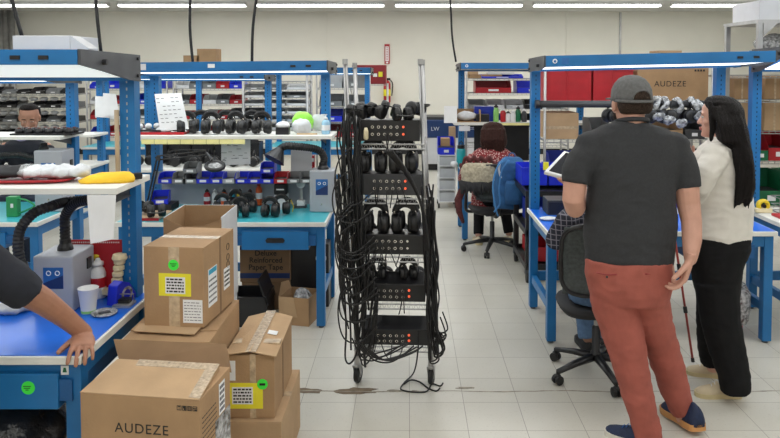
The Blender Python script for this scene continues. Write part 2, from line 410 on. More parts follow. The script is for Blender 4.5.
# ---------------------------------------------------------------- workbenches with uprights, shelf and light hood
def bench(label, X0, X1, Y0, top='blue_mat', D=.76, zt=.78, drawer=None, shelf_z=1.37, shelf=(.33,.70), hood=(1.955,1.895,1.835), tilt=0, up=True,
          logo=False, hood_on=True, es=30, railz=None, postx=None, lip=0, hx=0, dif='diffuser'):
    W = X1-X0; t = thing('workbench', label, 'workbench', (X0, Y0, 0))
    MB().bx(0, W, 0, D, zt-.035, zt-.003).build('worktop', 'laminate', t, bevel=.003)
    MB().bx(.012, W-.012, .010, D-.01, zt-.0029, zt).build('work_surface', top, t)
    fr = MB()
    fr.bx(.05, W-.05, .035, .06, zt-.115, zt-.036).bx(.05, W-.05, D-.06, D-.035, zt-.115, zt-.036)
    for x in (.03, W-.055): fr.bx(x, x+.025, .06, D-.06, zt-.115, zt-.036)
    fr.bx(.05, W-.05, D-.07, D-.04, .22, .29)
    fr.build('frame', 'blue_steel', t, bevel=.003)
    for x in (.012, W-.075):
        for y in (.03, D-.095):
            l = MB().bx(x, x+.062, y, y+.062, .015, zt-.036).build('leg', 'blue_steel', t, bevel=.004)
            MB().cyl((x+.031,y+.031,0), (x+.031,y+.031,.016), .02, 12).build('foot', 'grey_steel', l)
        MB().bx(x+.012, x+.05, .092, D-.095, .21, .27).build('side_rail', 'blue_steel', t, bevel=.003)
    if drawer:
        a, b, z0, z1 = drawer
        d = MB().bx(a, b, .012, .45, z0, z1).build('drawer', 'blue_steel', t, bevel=.004)
        m = (a+b)/2; h = .028
        MB().prism([(m-.06,(z0+z1)/2-h*.5),(m+.06,(z0+z1)/2-h*.5),(m+.07,(z0+z1)/2+h*.1),(m+.055,(z0+z1)/2+h*.7),(m-.055,(z0+z1)/2+h*.7),(m-.07,(z0+z1)/2+h*.1)], .006, .013).build('handle', 'black_plastic', d)
        for q in (b, a-.05): MB().bx(q, q+.05, .02, .45, z0+.03, zt-.1).build('drawer_runner', 'blue_dark', t)
    if up:
        px = postx or (-.0, W-.0); zt2 = hood[0]-.02
        for s, x in enumerate((.015, W-.115) if postx is None else postx):
            u = MB().bx(x, x+.07, D-.075, D-.005, zt-.0, zt2)
            u.use(1); z = zt+.05
            while z < zt2-.1:
                u.bx(x+.032, x+.038, D-.0765, D-.0745, z, z+.014); z += .035
            u.build('upright', ('blue_steel', 'zinc' if Y0 < 4 else 'slot'), t)
        if shelf:
            MB().bx(-lip, W+.012, shelf[0], shelf[1], shelf_z-.028, shelf_z).build('upper_shelf', 'laminate', t, bevel=.003)
            for x in (.02, W-.11):
                MB().prism([(shelf[0]+.06,shelf_z-.03),(D-.07,shelf_z-.03),(D-.07,shelf_z-.10),(shelf[0]+.10,shelf_z-.045)], x+.03, x+.036, 'x').build('shelf_bracket', 'grey_steel', t)
        zf, zb, zr = hood
        pr = [(.10, zf), (.10, zb), (.13, zb-.004), (.60, zr), (.66, zr), (.66, zf-.02)]
        T = Matrix.Translation((0,0,0)) if not tilt else Matrix.Rotation(-tilt, 4, 'Y')
        hd = MB().prism([(.085,zf),(.085,zb),(.10,zb-.002),(.112,zb+.004),(.112,zf-.004),(.60,zf-.025),(.60,zf-.02),(.12,zf+.001)], 0, W-hx, 'x')
        hd.v = [V((v.x, v.y, v.z + (v.x)*tilt)) for v in hd.v]
        ho = hd.build('light_hood', 'blue_steel', t)
        c = MB().prism([(.60,zf-.02),(.60,zr-.01),(.575,zr-.012),(.575,zf-.02)], 0, W-hx, 'x'); c.v = [V((v.x, v.y, v.z + v.x*tilt)) for v in c.v]
        c.build('rear_rail', 'blue_steel', ho)
        df = MB().prism([(.112,zb+.002),(.56,zr+.004),(.56,zr+.010),(.112,zb+.008)], .02, W-.02-hx, 'x'); df.v = [V((v.x, v.y, v.z + v.x*tilt)) for v in df.v]
        df.build('diffuser', dif, ho)
        for s, (xa, xb) in enumerate(((-.012,0),(W-hx,W-hx+.012))):
            e = MB().prism([(.09,zf+.002),(.09,zb-.001),(.30,zb-.028),(.58,zr-.008),(.70,zr-.018),(.70,zf-.012)], xa, xb, 'x')
            e.v = [V((v.x, v.y, v.z + v.x*tilt)) for v in e.v]
            ep = e.build('end_plate', 'grey_steel', t)
            sx = xb if s else xa; dx = .018 if s else -.018
            MB().tube([(sx, .29, zb+.01+sx*tilt), (sx+dx, .29, zb+.01+sx*tilt)], .012, 10).build('knob', 'black_plastic', ep)
            for zz in (zf-.03, zr+.01): MB().tube([(sx,.66,zz+sx*tilt),(sx+dx*.5,.66,zz+sx*tilt)], .008, 8).build('bolt', 'black_plastic', ep)
        for x in (W-hx-.24, W-hx-.13): MB().box((x, .083, (zf+zb)/2-.002 + x*tilt), (.038,.006,.016)).build('switch', 'black_plastic', ho)
        if logo:
            lg = MB().cyl((.06,.084,(zf+zb)/2+.06*tilt), (.06,.080,(zf+zb)/2+.06*tilt), .016, 18); lg.build('round_logo', 'paper', ho)
            MB().cyl((.06,.0805,(zf+zb)/2), (.06,.079,(zf+zb)/2), .009, 12).build('logo_mark', 'label_blue', ho)
        if hood_on:
            area((X0+W/2, Y0+.34, (zb+zr)/2-.02 + W/2*tilt), W-.1, .35, es, (.93,.98,1), (math.atan2(zr-zb,.45),0,0), name='hood_lamp')
    return t
bN = bench('near blue workbench under a blue hood, at the left edge beside the cardboard boxes', -2.78, -1.255, 2.64, drawer=(.45,1.43,.565,.705), hood=(1.955,1.897,1.835), es=HOOD*1.0, shelf=(.33,.72), hx=.03, dif='diffuser_dim')
bM = bench('teal topped blue workbench with rail of blue bins, left of the black cable cart', -2.09, -.585, 4.95, top='teal_mat', drawer=(.9,1.38,.575,.71), hood=(1.915,1.845,1.825), tilt=.010, logo=True, es=HOOD, shelf_z=1.365)
bM2 = bench('blue workbench with green tool stand, behind the near bench at far left', -4.18, -2.64, 4.95, top='teal_mat', drawer=(.2,1.3,.585,.70), hood=(1.84,1.79,1.765), es=HOOD, shelf_z=1.36)
bR = bench('blue topped workbench behind the two standing people', .935, 2.49, 4.67, top='blue_mat', D=.80, drawer=(1.0,1.36,.56,.70), hood=(1.96,1.885,1.860), tilt=.022, logo=True, es=HOOD, shelf=None)
bR2 = bench('blue workbench at the right edge, beyond the woman in the cream top', 2.64, 4.14, 4.67, top='laminate', D=.80, drawer=(.5,1.0,.57,.70), hood=(2.03,1.97,1.86), es=HOOD, shelf=None)
bS = bench('blue workbench where the woman in the floral top sits', .575, 2.1, 7.50, top='laminate', drawer=None, hood=(1.925,1.86,1.84), logo=True, hood_on=False, dif='white_card', es=HOOD, shelf_z=1.255, lip=.06)
bK = bench('blue bench behind the teal topped bench, its white hood light low', -3.1, -1.56, 7.5, top='laminate', hood=(1.80,1.75,1.73), es=HOOD, shelf=None)
bJ = bench('far blue bench left of the cable cart, in front of the red crates', -1.95, -.52, 9.6, top='teal_mat', hood=(1.87,1.79,1.77), es=HOOD, shelf=None)
bJ2 = bench('far blue bench in the rear row behind the blue and red bins', -4.5, -3.0, 9.6, top='teal_mat', hood=(1.80,1.74,1.72), es=HOOD, shelf=None)
bK2 = bench('blue bench behind the woman in dark clothing at far left', -5.0, -3.53, 7.5, top='laminate', hood=(1.80,1.75,1.73), es=HOOD, shelf_z=1.12)
# stickers on the benches
def disc(name, m, parent, c, r, ax=(0,-1,0), lab=None):
    return MB().cyl(c, V(c)+V(ax)*.0012, r, 24).build(name, m, parent, label=lab)
def sheet(name, m, parent, c, w, h, ax='y', rz=0):
    if ax == 'y': return MB().box(c, (w,.0012,h)).build(name, m, parent)
    if ax == 'x': return MB().box(c, (.0012,w,h)).build(name, m, parent)
    return MB().box(c, (w,h,.0012), rz).build(name, m, parent)
dr = [c for c in bN.children if c.name.startswith('drawer') and 'runner' not in c.name][0]
p = at(28, 388, 2.65)-bN.location
st = disc('round_sticker', 'green_sticker', dr, (p.x, .0118, p.z), .026)
wr = MB()
for i, w in enumerate((.03,.024,.012)): wr.box((p.x-.004, .0098, p.z+.006-.007*i), (w,.0008,.0025))
wr.build('writing', 'ink', st)
p = at(65, 370, 2.67)-bN.location
s_ = sheet('sticker', 'paper', bN, (p.x, .0285, p.z), .030, .036)
MB().prism([(p.x-.008,p.z-.008),(p.x+.008,p.z-.008),(p.x+.004,p.z+.010),(p.x-.004,p.z+.010)], .0266, .028).build('mark', 'green_plastic', s_)
h_ = [c for c in bM.children if c.name.startswith('light_hood')][0]
sheet('label', 'paper', h_, ((232-137)/140., .0835, 1.892), .05, .028)
sheet('label', 'white_card', h_, (.16, .0835, 1.884), .10, .045)
h_ = [c for c in bR.children if c.name.startswith('light_hood')][0]
sheet('label', 'label_blue', h_, (.13, .0835, 1.925), .05, .04)
# ---------------------------------------------------------------- cardboard boxes
def carton(label, FL, FR, depth, z0, z1, m='cardboard', flat=True, group=None, tape=True, cat='box', open_=False, BRv=None):
    """FL, FR = front corners (x,y); local x along the front, y back, z up"""
    a = V((FL[0],FL[1],0)); b = V((FR[0],FR[1],0)); w = (b-a).length; rz = math.atan2(b.y-a.y, b.x-a.x)
    t = thing('cardboard_box', label, cat, (a.x, a.y, z0), rz, group); h = z1-z0; d = depth
    if open_:
        q = .004; w_ = MB()
        w_.bx(0,w,0,q,0,h-(.06 if 'tall' in label else 0)).bx(0,w,d-q,d,0,h).bx(0,q,q,d-q,0,h).bx(w-q,w,q,d-q,0,h).bx(0,w,0,d,0,q)
        w_.build('carton', m, t)
    else:
        MB().bx(0,w,0,d,0,h-.004).build('carton', m, t, bevel=.003)
        if flat:
            MB().bx(0,w,0,d/2-.0015,h-.0038,h).build('top_flap', m, t); MB().bx(0,w,d/2+.0015,d,h-.0038,h).build('top_flap', m, t)
        if tape:
            MB().bx(-.001,w+.001,d/2-.025,d/2+.025,h,h+.0008).build('packing_tape', 'packing_tape', t)
    return t, w, d, h, rz
def loc(t, p):
    R = Matrix.Rotation(-t.rotation_euler.z, 3, 'Z'); return R @ (V(p) - t.location)
def lines(mb, x0, x1, z0, z1, n, y, ax='y', ht=.35):
    """rows of small print strokes"""
    for i in range(n):
        z = z1 - (z1-z0)*(i+.5)/n; x = x0
        while x < x1-.004:
            l = random.uniform(.006,.018); l = min(l, x1-x); th = (z1-z0)/n*ht
            mb.box((x+l/2, y, z) if ax == 'y' else (y, x+l/2, z), (l, .0006, th) if ax == 'y' else (.0006, l, th)); x += l+.004
    return mb
# the AUDEZE box in front, standing on a second box
t, w, d, h, rz = carton('cardboard box under the taped box at the front left, standing on the floor', (-1.20,2.50), (-.74,2.44), .30, 0, .345)
bA, w, d, h, rz = carton('taped cardboard box printed with dark capital letters, nearest the camera', (-1.200,2.515), (-.745,2.455), .285, .347, .700, 'cardboard', tape=False, flat=False)
MB().add([V((0,0,h-.003)),V((w,0,h-.003)),V((w,0,h)),V((0,0,h)),V((0,d-.03,h-.003)),V((w*.93,d-.03,h-.003)),V((w*.93,d-.03,h+.016)),V((0,d-.03,h+.016))],
         [(0,1,2,3),(7,6,5,4),(0,4,5,1),(3,2,6,7),(0,3,7,4),(1,5,6,2)]).build('top_flap', 'cardboard_pale', bA)
tp = MB().add([V((w*.22,d-.075,h+.0135)),V((w*.92,d-.075,h+.0135)),V((w*.93,d-.028,h+.0175)),V((w*.20,d-.028,h+.0175)),
               V((w*.22,d-.075,h+.0145)),V((w*.92,d-.075,h+.0145)),V((w*.93,d-.028,h+.0185)),V((w*.20,d-.028,h+.0185))], [(3,2,1,0),(4,5,6,7),(0,1,5,4),(1,2,6,5),(2,3,7,6),(3,0,4,7)])
tp.add([V((w*.90,.01,h+.001)),V((w*.995,.005,h+.001)),V((w*.935,d-.03,h+.018)),V((w*.84,d-.05,h+.017)),
        V((w*.90,.01,h+.002)),V((w*.995,.005,h+.002)),V((w*.935,d-.03,h+.019)),V((w*.84,d-.05,h+.018))], [(3,2,1,0),(4,5,6,7),(0,1,5,4),(1,2,6,5),(2,3,7,6),(3,0,4,7)])
tp.build('packing_tape', 'clear_tape', bA)
p = loc(bA, at(141, 430, 2.48)); text_mesh('AUDEZE', .051, 'printed_lettering', 'ink', bA, (p.x, -.0008, p.z), (PI/2,0,0), 1.12)
for i in range(4):
    p = loc(bA, at(178.5+5.6*i, 408.5, 2.46)); ic = MB(); s_ = .0085
    ic.bx(p.x-s_,p.x+s_,-.001,0,p.z-s_,p.z-s_+.002).bx(p.x-s_,p.x+s_,-.001,0,p.z+s_-.002,p.z+s_).bx(p.x-s_,p.x-s_+.002,-.001,0,p.z-s_,p.z+s_).bx(p.x+s_-.002,p.x+s_,-.001,0,p.z-s_,p.z+s_)
    if i == 0: ic.bx(p.x-.001,p.x+.001,-.001,0,p.z-.006,p.z+.005).bx(p.x-.004,p.x+.004,-.001,0,p.z+.004,p.z+.006)
    elif i == 1: ic.bx(p.x-.005,p.x+.005,-.001,0,p.z-.001,p.z+.006).bx(p.x-.001,p.x+.005,-.001,0,p.z-.006,p.z)
    elif i == 2: ic.bx(p.x-.004,p.x-.001,-.001,0,p.z-.006,p.z+.006).bx(p.x+.002,p.x+.004,-.001,0,p.z-.006,p.z+.006)
    else: ic.bx(p.x-.006,p.x+.006,-.001,0,p.z-.001,p.z+.002).bx(p.x-.002,p.x+.006,-.001,0,p.z-.006,p.z-.003)
    ic.build('printed_icon', 'ink', bA)
sl = MB().box((w+.0008, d*.70, h-.085), (.0012,.055,.12)).use(1)
lines(sl, d*.70-.022, d*.70+.022, h-.14, h-.03, 5, w+.0018, 'x', .6); sl.build('shipping_label', ('paper','paper_ink'), bA)
MB().box((w+.002, d*.72, h-.22), (.003,.14,.14), ).build('plastic_pouch', 'clear_film', bA)
pr = MB(); lines(pr, .02, .15, h-.20, h-.07, 7, w+.0006, 'x', .2); pr.build('printed_notes', 'ink', bA)
tm = MB(); 
for i in range(3): tm.prism([(.03+.04*i,h-.30),(.065+.04*i,h-.30),(.048+.04*i,h-.25)], w, w+.001, 'x')
tm.build('printed_marks', 'ink', bA)
# open box behind it with hanging flap
bB, w, d, h, rz = carton('wide cardboard box with folded out front flap, behind the box with capital letters', (-1.215,2.90), (-.835,2.90), .52, 0, .735, 'cardboard', tape=False, flat=False)
A = [at(113.5,339,2.875), at(226.5,344,2.875), at(231.5,372,2.80), at(120,364,2.80)]
f_ = MB().quad(*[loc(bB, q) for q in A], th=.005); f_.build('front_flap', 'cardboard_in', bB)
A = [onz(133.5,331.5,.742), onz(194,335,.742), onz(203,326,.742), onz(140,324,.742)]
MB().quad(*[loc(bB, q) for q in A], th=.004).build('top_flap', 'cardboard_pale', bB)
MB().bx(.0,w,.12,d,h-.003,h).build('top_flap', 'cardboard', bB)
MB().cyl((w,.09,h-.10),(w+.001,.09,h-.10),.022,16).build('side_label', 'green_sticker', bB)
# box with yellow label on top
bC, w, d, h, rz = carton('cardboard box with yellow label and green dot, on top of the front stack', (-1.166,3.055), (-.893,3.025), .37, .745, 1.098, 'cardboard', flat=True, tape=True)
MB().bx(w*.42,w*.60,-.001,0,h-.09,h).build('upper_tape', 'packing_tape', bC); MB().bx(w*.42,w*.60,-.001,0,0,h-.21).build('lower_tape', 'packing_tape', bC)
p = loc(bC, at(173.5,265,3.04)); g = disc('round_sticker', 'green_sticker', bC, (p.x,0,p.z), .024)
wr = MB()
for i, q in enumerate((.03,.022,.012)): wr.box((p.x, -.0016, p.z+.006-.006*i), (q,.0008,.0022))
wr.build('writing', 'ink', g)
def ylabel(t, px0, px1, py0, py1, Y, ix0, ix1, iy0, iy1):
    a = loc(t, at(px0,py0,Y)); b = loc(t, at(px1,py1,Y))
    y_ = MB().bx(a.x,b.x,-.0015,0,b.z,a.z).build('yellow_label', 'yellow_label', t)
    a = loc(t, at(ix0,iy0,Y)); b = loc(t, at(ix1,iy1,Y)); s = MB().bx(a.x,b.x,-.0022,-.0015,b.z,a.z).use(1)
    lines(s, a.x+.006, b.x-.006, b.z+.003, a.z-.003, 5, -.0028, 'y', .5); s.build('paper_slip', ('paper','ink'), y_)
ylabel(bC, 158, 192, 273.5, 296, 3.04, 165, 186, 277, 293.5)
a = loc(bC, at(182.5,300,3.03)); b = loc(bC, at(204,323,3.03)); s = MB().bx(a.x,b.x-.004,-.0015,0,b.z,a.z).use(1)
lines(s, a.x+.006, b.x-.01, b.z+.006, a.z-.006, 7, -.002, 'y', .22); s.build('packing_slip', ('paper','paper_ink'), bC)
s = MB().bx(w, w+.0015, .05, .15, .07, .24).use(1); lines(s, .055, .145, .08, .20, 5, w+.002, 'x', .35); s.use(2).bx(w+.0015,w+.002,.055,.145,.215,.237)
s.build('shipping_label', ('paper','paper_ink','cyan_plastic'), bC)
s = MB().bx(w, w+.0015, .235, .31, .09, .19).use(1); lines(s, .24, .305, .10, .18, 4, w+.002, 'x', .5); s.build('barcode_label', ('paper','ink'), bC)
MB().bx(w,w+.001,.185,.205,0,h).build('side_seam', 'cardboard_in', bC)
hh = MB()
for z in (.235,.285,.20): hh.torus((w+.001,.29,z), .016, .0014, (1,0,0), 16, 5)
hh.build('printed_symbols', 'ink', bC)
# tall white sided open box behind
carton('box hidden low beneath the tall white sided open box', (-1.295,3.68), (-.99,3.68), .33, 0, .58, 'white_card')
bD, w, d, h, rz = carton('tall open topped box with white outside, behind the yellow labelled box', (-1.295,3.68), (-.988,3.68), .34, .582, 1.09, 'white_card', open_=True)
MB().bx(.004,w-.004,.005,.007,.01,h-.062).bx(.004,w-.004,d-.007,d-.005,.01,h-.002).bx(.005,.007,.007,d-.007,.01,h-.002).bx(w-.007,w-.005,.007,d-.007,.01,h-.002).build('brown_lining', 'cardboard', bD)
MB().add([V((0,-.002,h*.55)),V((w,-.002,h*.55)),V((w,-.002,h-.012)),V((w*.7,-.002,h-.045)),V((w*.35,-.002,h-.05)),V((0,-.002,h-.001)),
          V((0,0,h*.55)),V((w,0,h*.55)),V((w,0,h-.012)),V((w*.7,0,h-.045)),V((w*.35,0,h-.05)),V((0,0,h-.001))],
         [(0,1,2,3,4,5),(11,10,9,8,7,6)]+[(k,(k+1)%6,(k+1)%6+6,k+6) for k in range(6)]).build('torn_front', 'cardboard', bD)
# right hand stack
carton('lower cardboard box of the right front stack, under the box with peaked flaps', (-.83,3.06), (-.565,3.06), .54, 0, .305, 'cardboard_pale')
bE, w, d, h, rz = carton('cardboard box with peaked taped flaps and yellow label, right side of the front stack', (-.82,3.09), (-.60,3.09), .47, .307, .600, 'cardboard', flat=False, tape=False)
pk = .026
MB().add([V((-.002,-.01,h-.002)),V((w*.52,-.01,h+pk-.012)),V((w*.52,d,h+pk)),V((-.002,d,h-.002)),V((-.002,-.01,h+.002)),V((w*.52,-.01,h+pk-.008)),V((w*.52,d,h+pk+.004)),V((-.002,d,h+.002))],
         [(3,2,1,0),(4,5,6,7),(0,1,5,4),(1,2,6,5),(2,3,7,6),(3,0,4,7)]).build('top_flap', 'cardboard_pale', bE)
MB().add([V((w*.54,-.01,h+pk-.014)),V((w+.012,-.02,h-.006)),V((w+.006,d,h-.002)),V((w*.54,d,h+pk)),V((w*.54,-.01,h+pk-.010)),V((w+.012,-.02,h-.002)),V((w+.006,d,h+.002)),V((w*.54,d,h+pk+.004))],
         [(3,2,1,0),(4,5,6,7),(0,1,5,4),(1,2,6,5),(2,3,7,6),(3,0,4,7)]).build('top_flap', 'cardboard_pale', bE)
MB().add([V((w*.42,-.012,h+pk-.012)),V((w*.64,-.012,h+pk-.012)),V((w*.64,d,h+pk+.004)),V((w*.42,d,h+pk+.003)),V((w*.42,-.012,h+pk-.009)),V((w*.64,-.012,h+pk-.009)),V((w*.64,d,h+pk+.007)),V((w*.42,d,h+pk+.006))],
         [(3,2,1,0),(4,5,6,7),(0,1,5,4),(1,2,6,5),(2,3,7,6),(3,0,4,7)]).build('packing_tape', 'clear_tape', bE)
MB().bx(w*.05,w*1.03,.10,.15,h+.0,h+.012).build('cross_tape', 'packing_tape', bE)
MB().box((w*.78,.22,h+pk*.55), (.045,.045,.0015), 0, 0, .17).build('white_sticker', 'paper', bE)
ylabel(bE, 229, 263, 383, 408.5, 3.09, 232, 253, 387, 404)
p = loc(bE, at(262.5,384,3.09)); g = disc('round_sticker', 'green_sticker', bE, (p.x,-.0022,p.z), .024)
MB().box((p.x, -.0042, p.z), (.026,.0008,.010)).build('writing', 'ink', g)
MB().bx(.0,.045,-.0012,0,h-.12,h-.03).build('side_label', 'paper', bE)
MB().bx(w*.50,w*.62,-.001,0,0,h).build('front_tape', 'packing_tape', bE)
MB().bx(w,w+.001,.20,.225,0,h).build('side_seam', 'cardboard_in', bE)
# boxes on the floor under the teal bench
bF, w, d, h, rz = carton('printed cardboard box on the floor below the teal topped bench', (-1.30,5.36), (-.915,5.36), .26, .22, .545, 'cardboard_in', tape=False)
MB().bx(0,w,-.001,0,.03,.07).bx(0,w,-.001,0,h-.075,h-.045).build('printed_bands', 'label_navy', bF)
for i, tx in enumerate(('Deluxe','Reinforced','Paper Tape')): text_mesh(tx, .058, 'printed_lettering', 'ink', bF, (w*.52,-.0012,h-.10-.055*i), (PI/2,0,0), 1.0, .0008)
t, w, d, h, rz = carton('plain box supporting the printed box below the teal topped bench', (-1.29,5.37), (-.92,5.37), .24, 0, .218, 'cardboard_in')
bG, w, d, h, rz = carton('small open cardboard box on the floor by the bench leg', (-.945,5.06), (-.72,5.01), .24, 0, .205, 'cardboard', open_=True)
A = [V((0,0,h)), V((w*.42,0,h)), V((w*.30,-.10,h-.03)), V((-.06,-.09,h-.03))]
MB().quad((0,-.002,h),(0,-.002,h*.35),(w*.62,-.002,h*.3),(w*.5,-.002,h), th=.003).build('flap', 'cardboard_pale', bG)
MB().quad((-.0,.0,h),(-.03,.12,h+.07),(-.02,d,h+.05),(0,d,h), th=.003).build('flap', 'cardboard', bG)
cr = MB().ell((w*.6,d*.5,.14), (.07,.08,.09), seg=14).build('crumpled_plastic', 'clear_film', bG, disp=(.02,(25,25,25)))
t = thing('black_crate', 'black plastic crate lying open below the teal topped bench, beside the printed box', 'crate', (-1.30,5.0,0))
MB().bx(0,.28,0,.012,0,.22).bx(0,.28,.268,.28,0,.22).bx(0,.012,.012,.268,0,.22).bx(.268,.28,.012,.268,0,.22).bx(0,.28,0,.28,0,.01).build('crate_body', 'black_plastic', t)
MB().box((.25,.14,.25),(.012,.28,.20),0,0,-.35).build('crate_lid','black_plastic',t)
t = thing('floor_fan', 'black box with a white disc, on floor behind the small open box', 'fan', (-.80,5.42,0))
MB().bx(-.14,.18,0,.18,0,.50).build('housing', 'black_plastic', t, bevel=.01)
MB().cyl((.12,-.004,.39),(.12,0,.39),.042,20).build('disc', 'white_plastic', t)
# black refuse bag under the near bench
b = MB().ell((-1.80,3.02,.25),(.30,.22,.23),seg=36,nr=24).build('refuse_bag','trash_bag',smooth=True,disp=(.035,(9,9,9)),label='black plastic refuse bag on the floor under the near blue bench',cat='bag')
# ---------------------------------------------------------------- headphones
def headphone(name='headphones', label='x', group=None, open_=1.0):
    t = thing(name, label, 'headphones', (0,0,0), 0, group)
    for s in (-1,1):
        x = s*.055
        c = MB().lathe([(.034,-.026),(.052,-.022),(.058,-.010),(.059,.008),(.055,.020),(.040,.026)], (x,0,.0605), 20, (s,0,0)).build('ear_cup', 'headphone_black', t, smooth=True)
        MB().torus((x+s*.016,0,.0605), .052, .0035, (1,0,0), 20, 6).build('copper_ring', 'copper_ring', c, smooth=True)
        MB().torus((x-s*.028,0,.0605), .042, .013, (1,0,0), 20, 8).build('ear_pad', 'black_rubber', c, smooth=True)
        MB().tube(sm([(x+s*.008,.0,.112),(x+s*.010,0,.122),(x+s*.004,0,.130)],3), .006, 6).build('yoke', 'knob_silver', t, smooth=True)
    P = [(math.sin(a)*.062, 0, .122+math.cos(a)*.058) for a in [(-PI/2+PI*i/14) for i in range(15)]]
    MB().tube(P, .016, 8, flat=.28, up=(0,1,0)).build('headband', 'headphone_black', t, smooth=True)
    P = [(math.sin(a)*.052, 0, .120+math.cos(a)*.044) for a in [(-PI/2.2+PI/1.1*i/10) for i in range(11)]]
    MB().tube(P, .013, 6, flat=.2, up=(0,1,0)).build('inner_strap', 'black_rubber', t, smooth=True)
    return t
HP = headphone(label='black headphones standing on the white shelf above the blue bins, leftmost of the row')
z = 1.368; HPS = 'black headphones standing on the shelf of the teal bench, '
spots = [(187,5.40,.3),(211,5.37,.15),(236,5.37,-.1),(262,5.38,.05),(201,5.52,.2),(226,5.53,.1),(252,5.52,-.2)]
nm = ['just right of the hanging sheet','second right of the sheet','third right of the sheet','rightmost by the small box','back row, left','back row, middle','back row, right']
for i, (px, Y, rz) in enumerate(spots):
    X = at(px, 130, Y).x; o = HP if i == 0 else dup(HP)
    o.location = (X, Y, z); o.rotation_euler = (0,0,rz); o['label'] = HPS+nm[i]; o['group'] = 'headphones on the shelf of the teal bench'; o.scale = (.92,)*3
nm = ['leftmost','second from left','third from left, in front','fourth from left','rightmost near the black clamp','lying at the back']
for i, (px, Y, rz) in enumerate([(222,5.24,.2),(236,5.40,-.2),(240,5.10,.25),(248,5.28,0),(270,5.12,-.1),(281,5.20,.3)]):
    dup(HP, (at(px,190,Y).x, Y, .781), rz, 'black headphones standing on the teal bench top, '+nm[i], 'headphones on the teal bench top', scale=.80)
# ---------------------------------------------------------------- chrome wire cart
CX, CY = -.085, 4.07; cw, cdp = .46, .46; lean = -.036
def LX(z): return lean*(z-.15)
ct = thing('wire_cart', 'chrome wire cart on casters loaded with black headphones, cables and panels', 'cart', (CX, CY, 0), -.05)
for x in (-cw/2+.01, cw/2-.01):
    for y in (.02, cdp):
        topz = 1.93 if not (x < 0 and y > .1) else 1.91
        p = MB().tube([(x+LX(.16),y,.16),(x+LX(topz),y,topz)], .0135, 12).build('post', 'chrome', ct, smooth=True)
        MB().tube([(x+LX(topz),y,topz-.03),(x+LX(topz),y,topz+.002)], .016, 12).build('post_cap', 'zinc', p)
        c = MB().tube([(x,y,.10),(x,y,.17)], .017, 10).build('caster_stem', 'zinc', ct)
        a = random.uniform(-.7,.7); dx, dy = math.cos(a+PI/2)*.02, math.sin(a+PI/2)*.02
        f = MB(); nx, ny = math.cos(a), math.sin(a)
        for s in (-1,1): f.prism([(y_,z_) for y_, z_ in ((-.025,.115),(.025,.115),(.032,.05),(.012,.04))], s*.019-.0015, s*.019+.0015, 'x')
        f.box((0,0,.115),(.042,.052,.006)); f.xf(Matrix.Translation((x,y,0)) @ Matrix.Rotation(a,4,'Z')).build('caster_fork', 'zinc', ct)
        wl = MB().lathe([(.022,-.015),(.048,-.014),(.052,-.008),(.052,.008),(.048,.014),(.022,.015)], (0,.02,.052), 24, (1,0,0)); wl.use(1).lathe([(.001,-.0165),(.020,-.0165),(.020,.0165),(.001,.0165)], (0,.02,.052), 14, (1,0,0))
        wl.xf(Matrix.Translation((x,y,0)) @ Matrix.Rotation(a,4,'Z')).build('wheel', ('black_rubber','zinc'), ct)
shz = [1.435, 1.115, .77, .49, .235]
for z in shz:
    s = MB(); ox = LX(z)
    for zz in (z, z-.028):
        s.tube([(-cw/2+ox,0,zz),(cw/2+ox,0,zz),(cw/2+ox,cdp+.02,zz),(-cw/2+ox,cdp+.02,zz),(-cw/2+ox,0,zz)], .0048, 6)
    for i in range(17):
        x = -cw/2+.012+ox+(cw-.024)*i/16; s.tube([(x,0,z+.002),(x,cdp+.02,z+.002)], .0018, 5)
    for i in range(16):
        x = -cw/2+ox+cw*(i+.5)/16; s.tube([(x-.013,0,z),(x,0,z-.028),(x+.013,0,z)], .0016, 5)
    s.build('wire_shelf', 'zinc', ct)
# patch panels on the shelf fronts
pan = [(1.452,.125,5,2),(1.135,.125,5,2),(.785,.12,5,2),(.505,.12,5,1),(.245,.11,5,1)]
pn = ['highest','second highest','third from the top','fourth from the top','lowest']
for i, (z, hh, n, led) in enumerate(pan):
    pw = .36 if i < 4 else .38
    t = thing('patch_panel', 'black jack panel with two rows of sockets, %s on the wire cart' % pn[i], 'electronics', (CX+.02+LX(z), CY+.0, z), -.05, 'jack panels on the wire cart')
    ba = -.35 if i < 3 else -.75
    R = Matrix.Rotation(-ba*.35, 4, 'X')
    b = MB().bx(-pw/2,pw/2,-.004,.14,.002,hh); b.xf(R if i > 2 else Matrix.Identity(4)).build('panel_case', 'black_plastic' if i != 1 else 'charcoal_plastic', t, bevel=.004)
    for r in range(2):
        for k in range(6):
            x = -pw/2+.085+.036*k; zz = hh*.68-r*hh*.34
            if k == 5:
                l = MB().cyl((x,-.009,zz),(x,-.003,zz),.007,10); l.xf(R if i > 2 else Matrix.Identity(4)).build('indicator', 'led_red' if i not in (2,) else 'knob_silver', t)
            else:
                l = MB().cyl((x,-.014,zz),(x,-.003,zz),.009,12).use(1).cyl((x,-.016,zz),(x,-.0135,zz),.005,10)
                l.xf(R if i > 2 else Matrix.Identity(4)).build('socket', ('knob_silver','slot'), t)
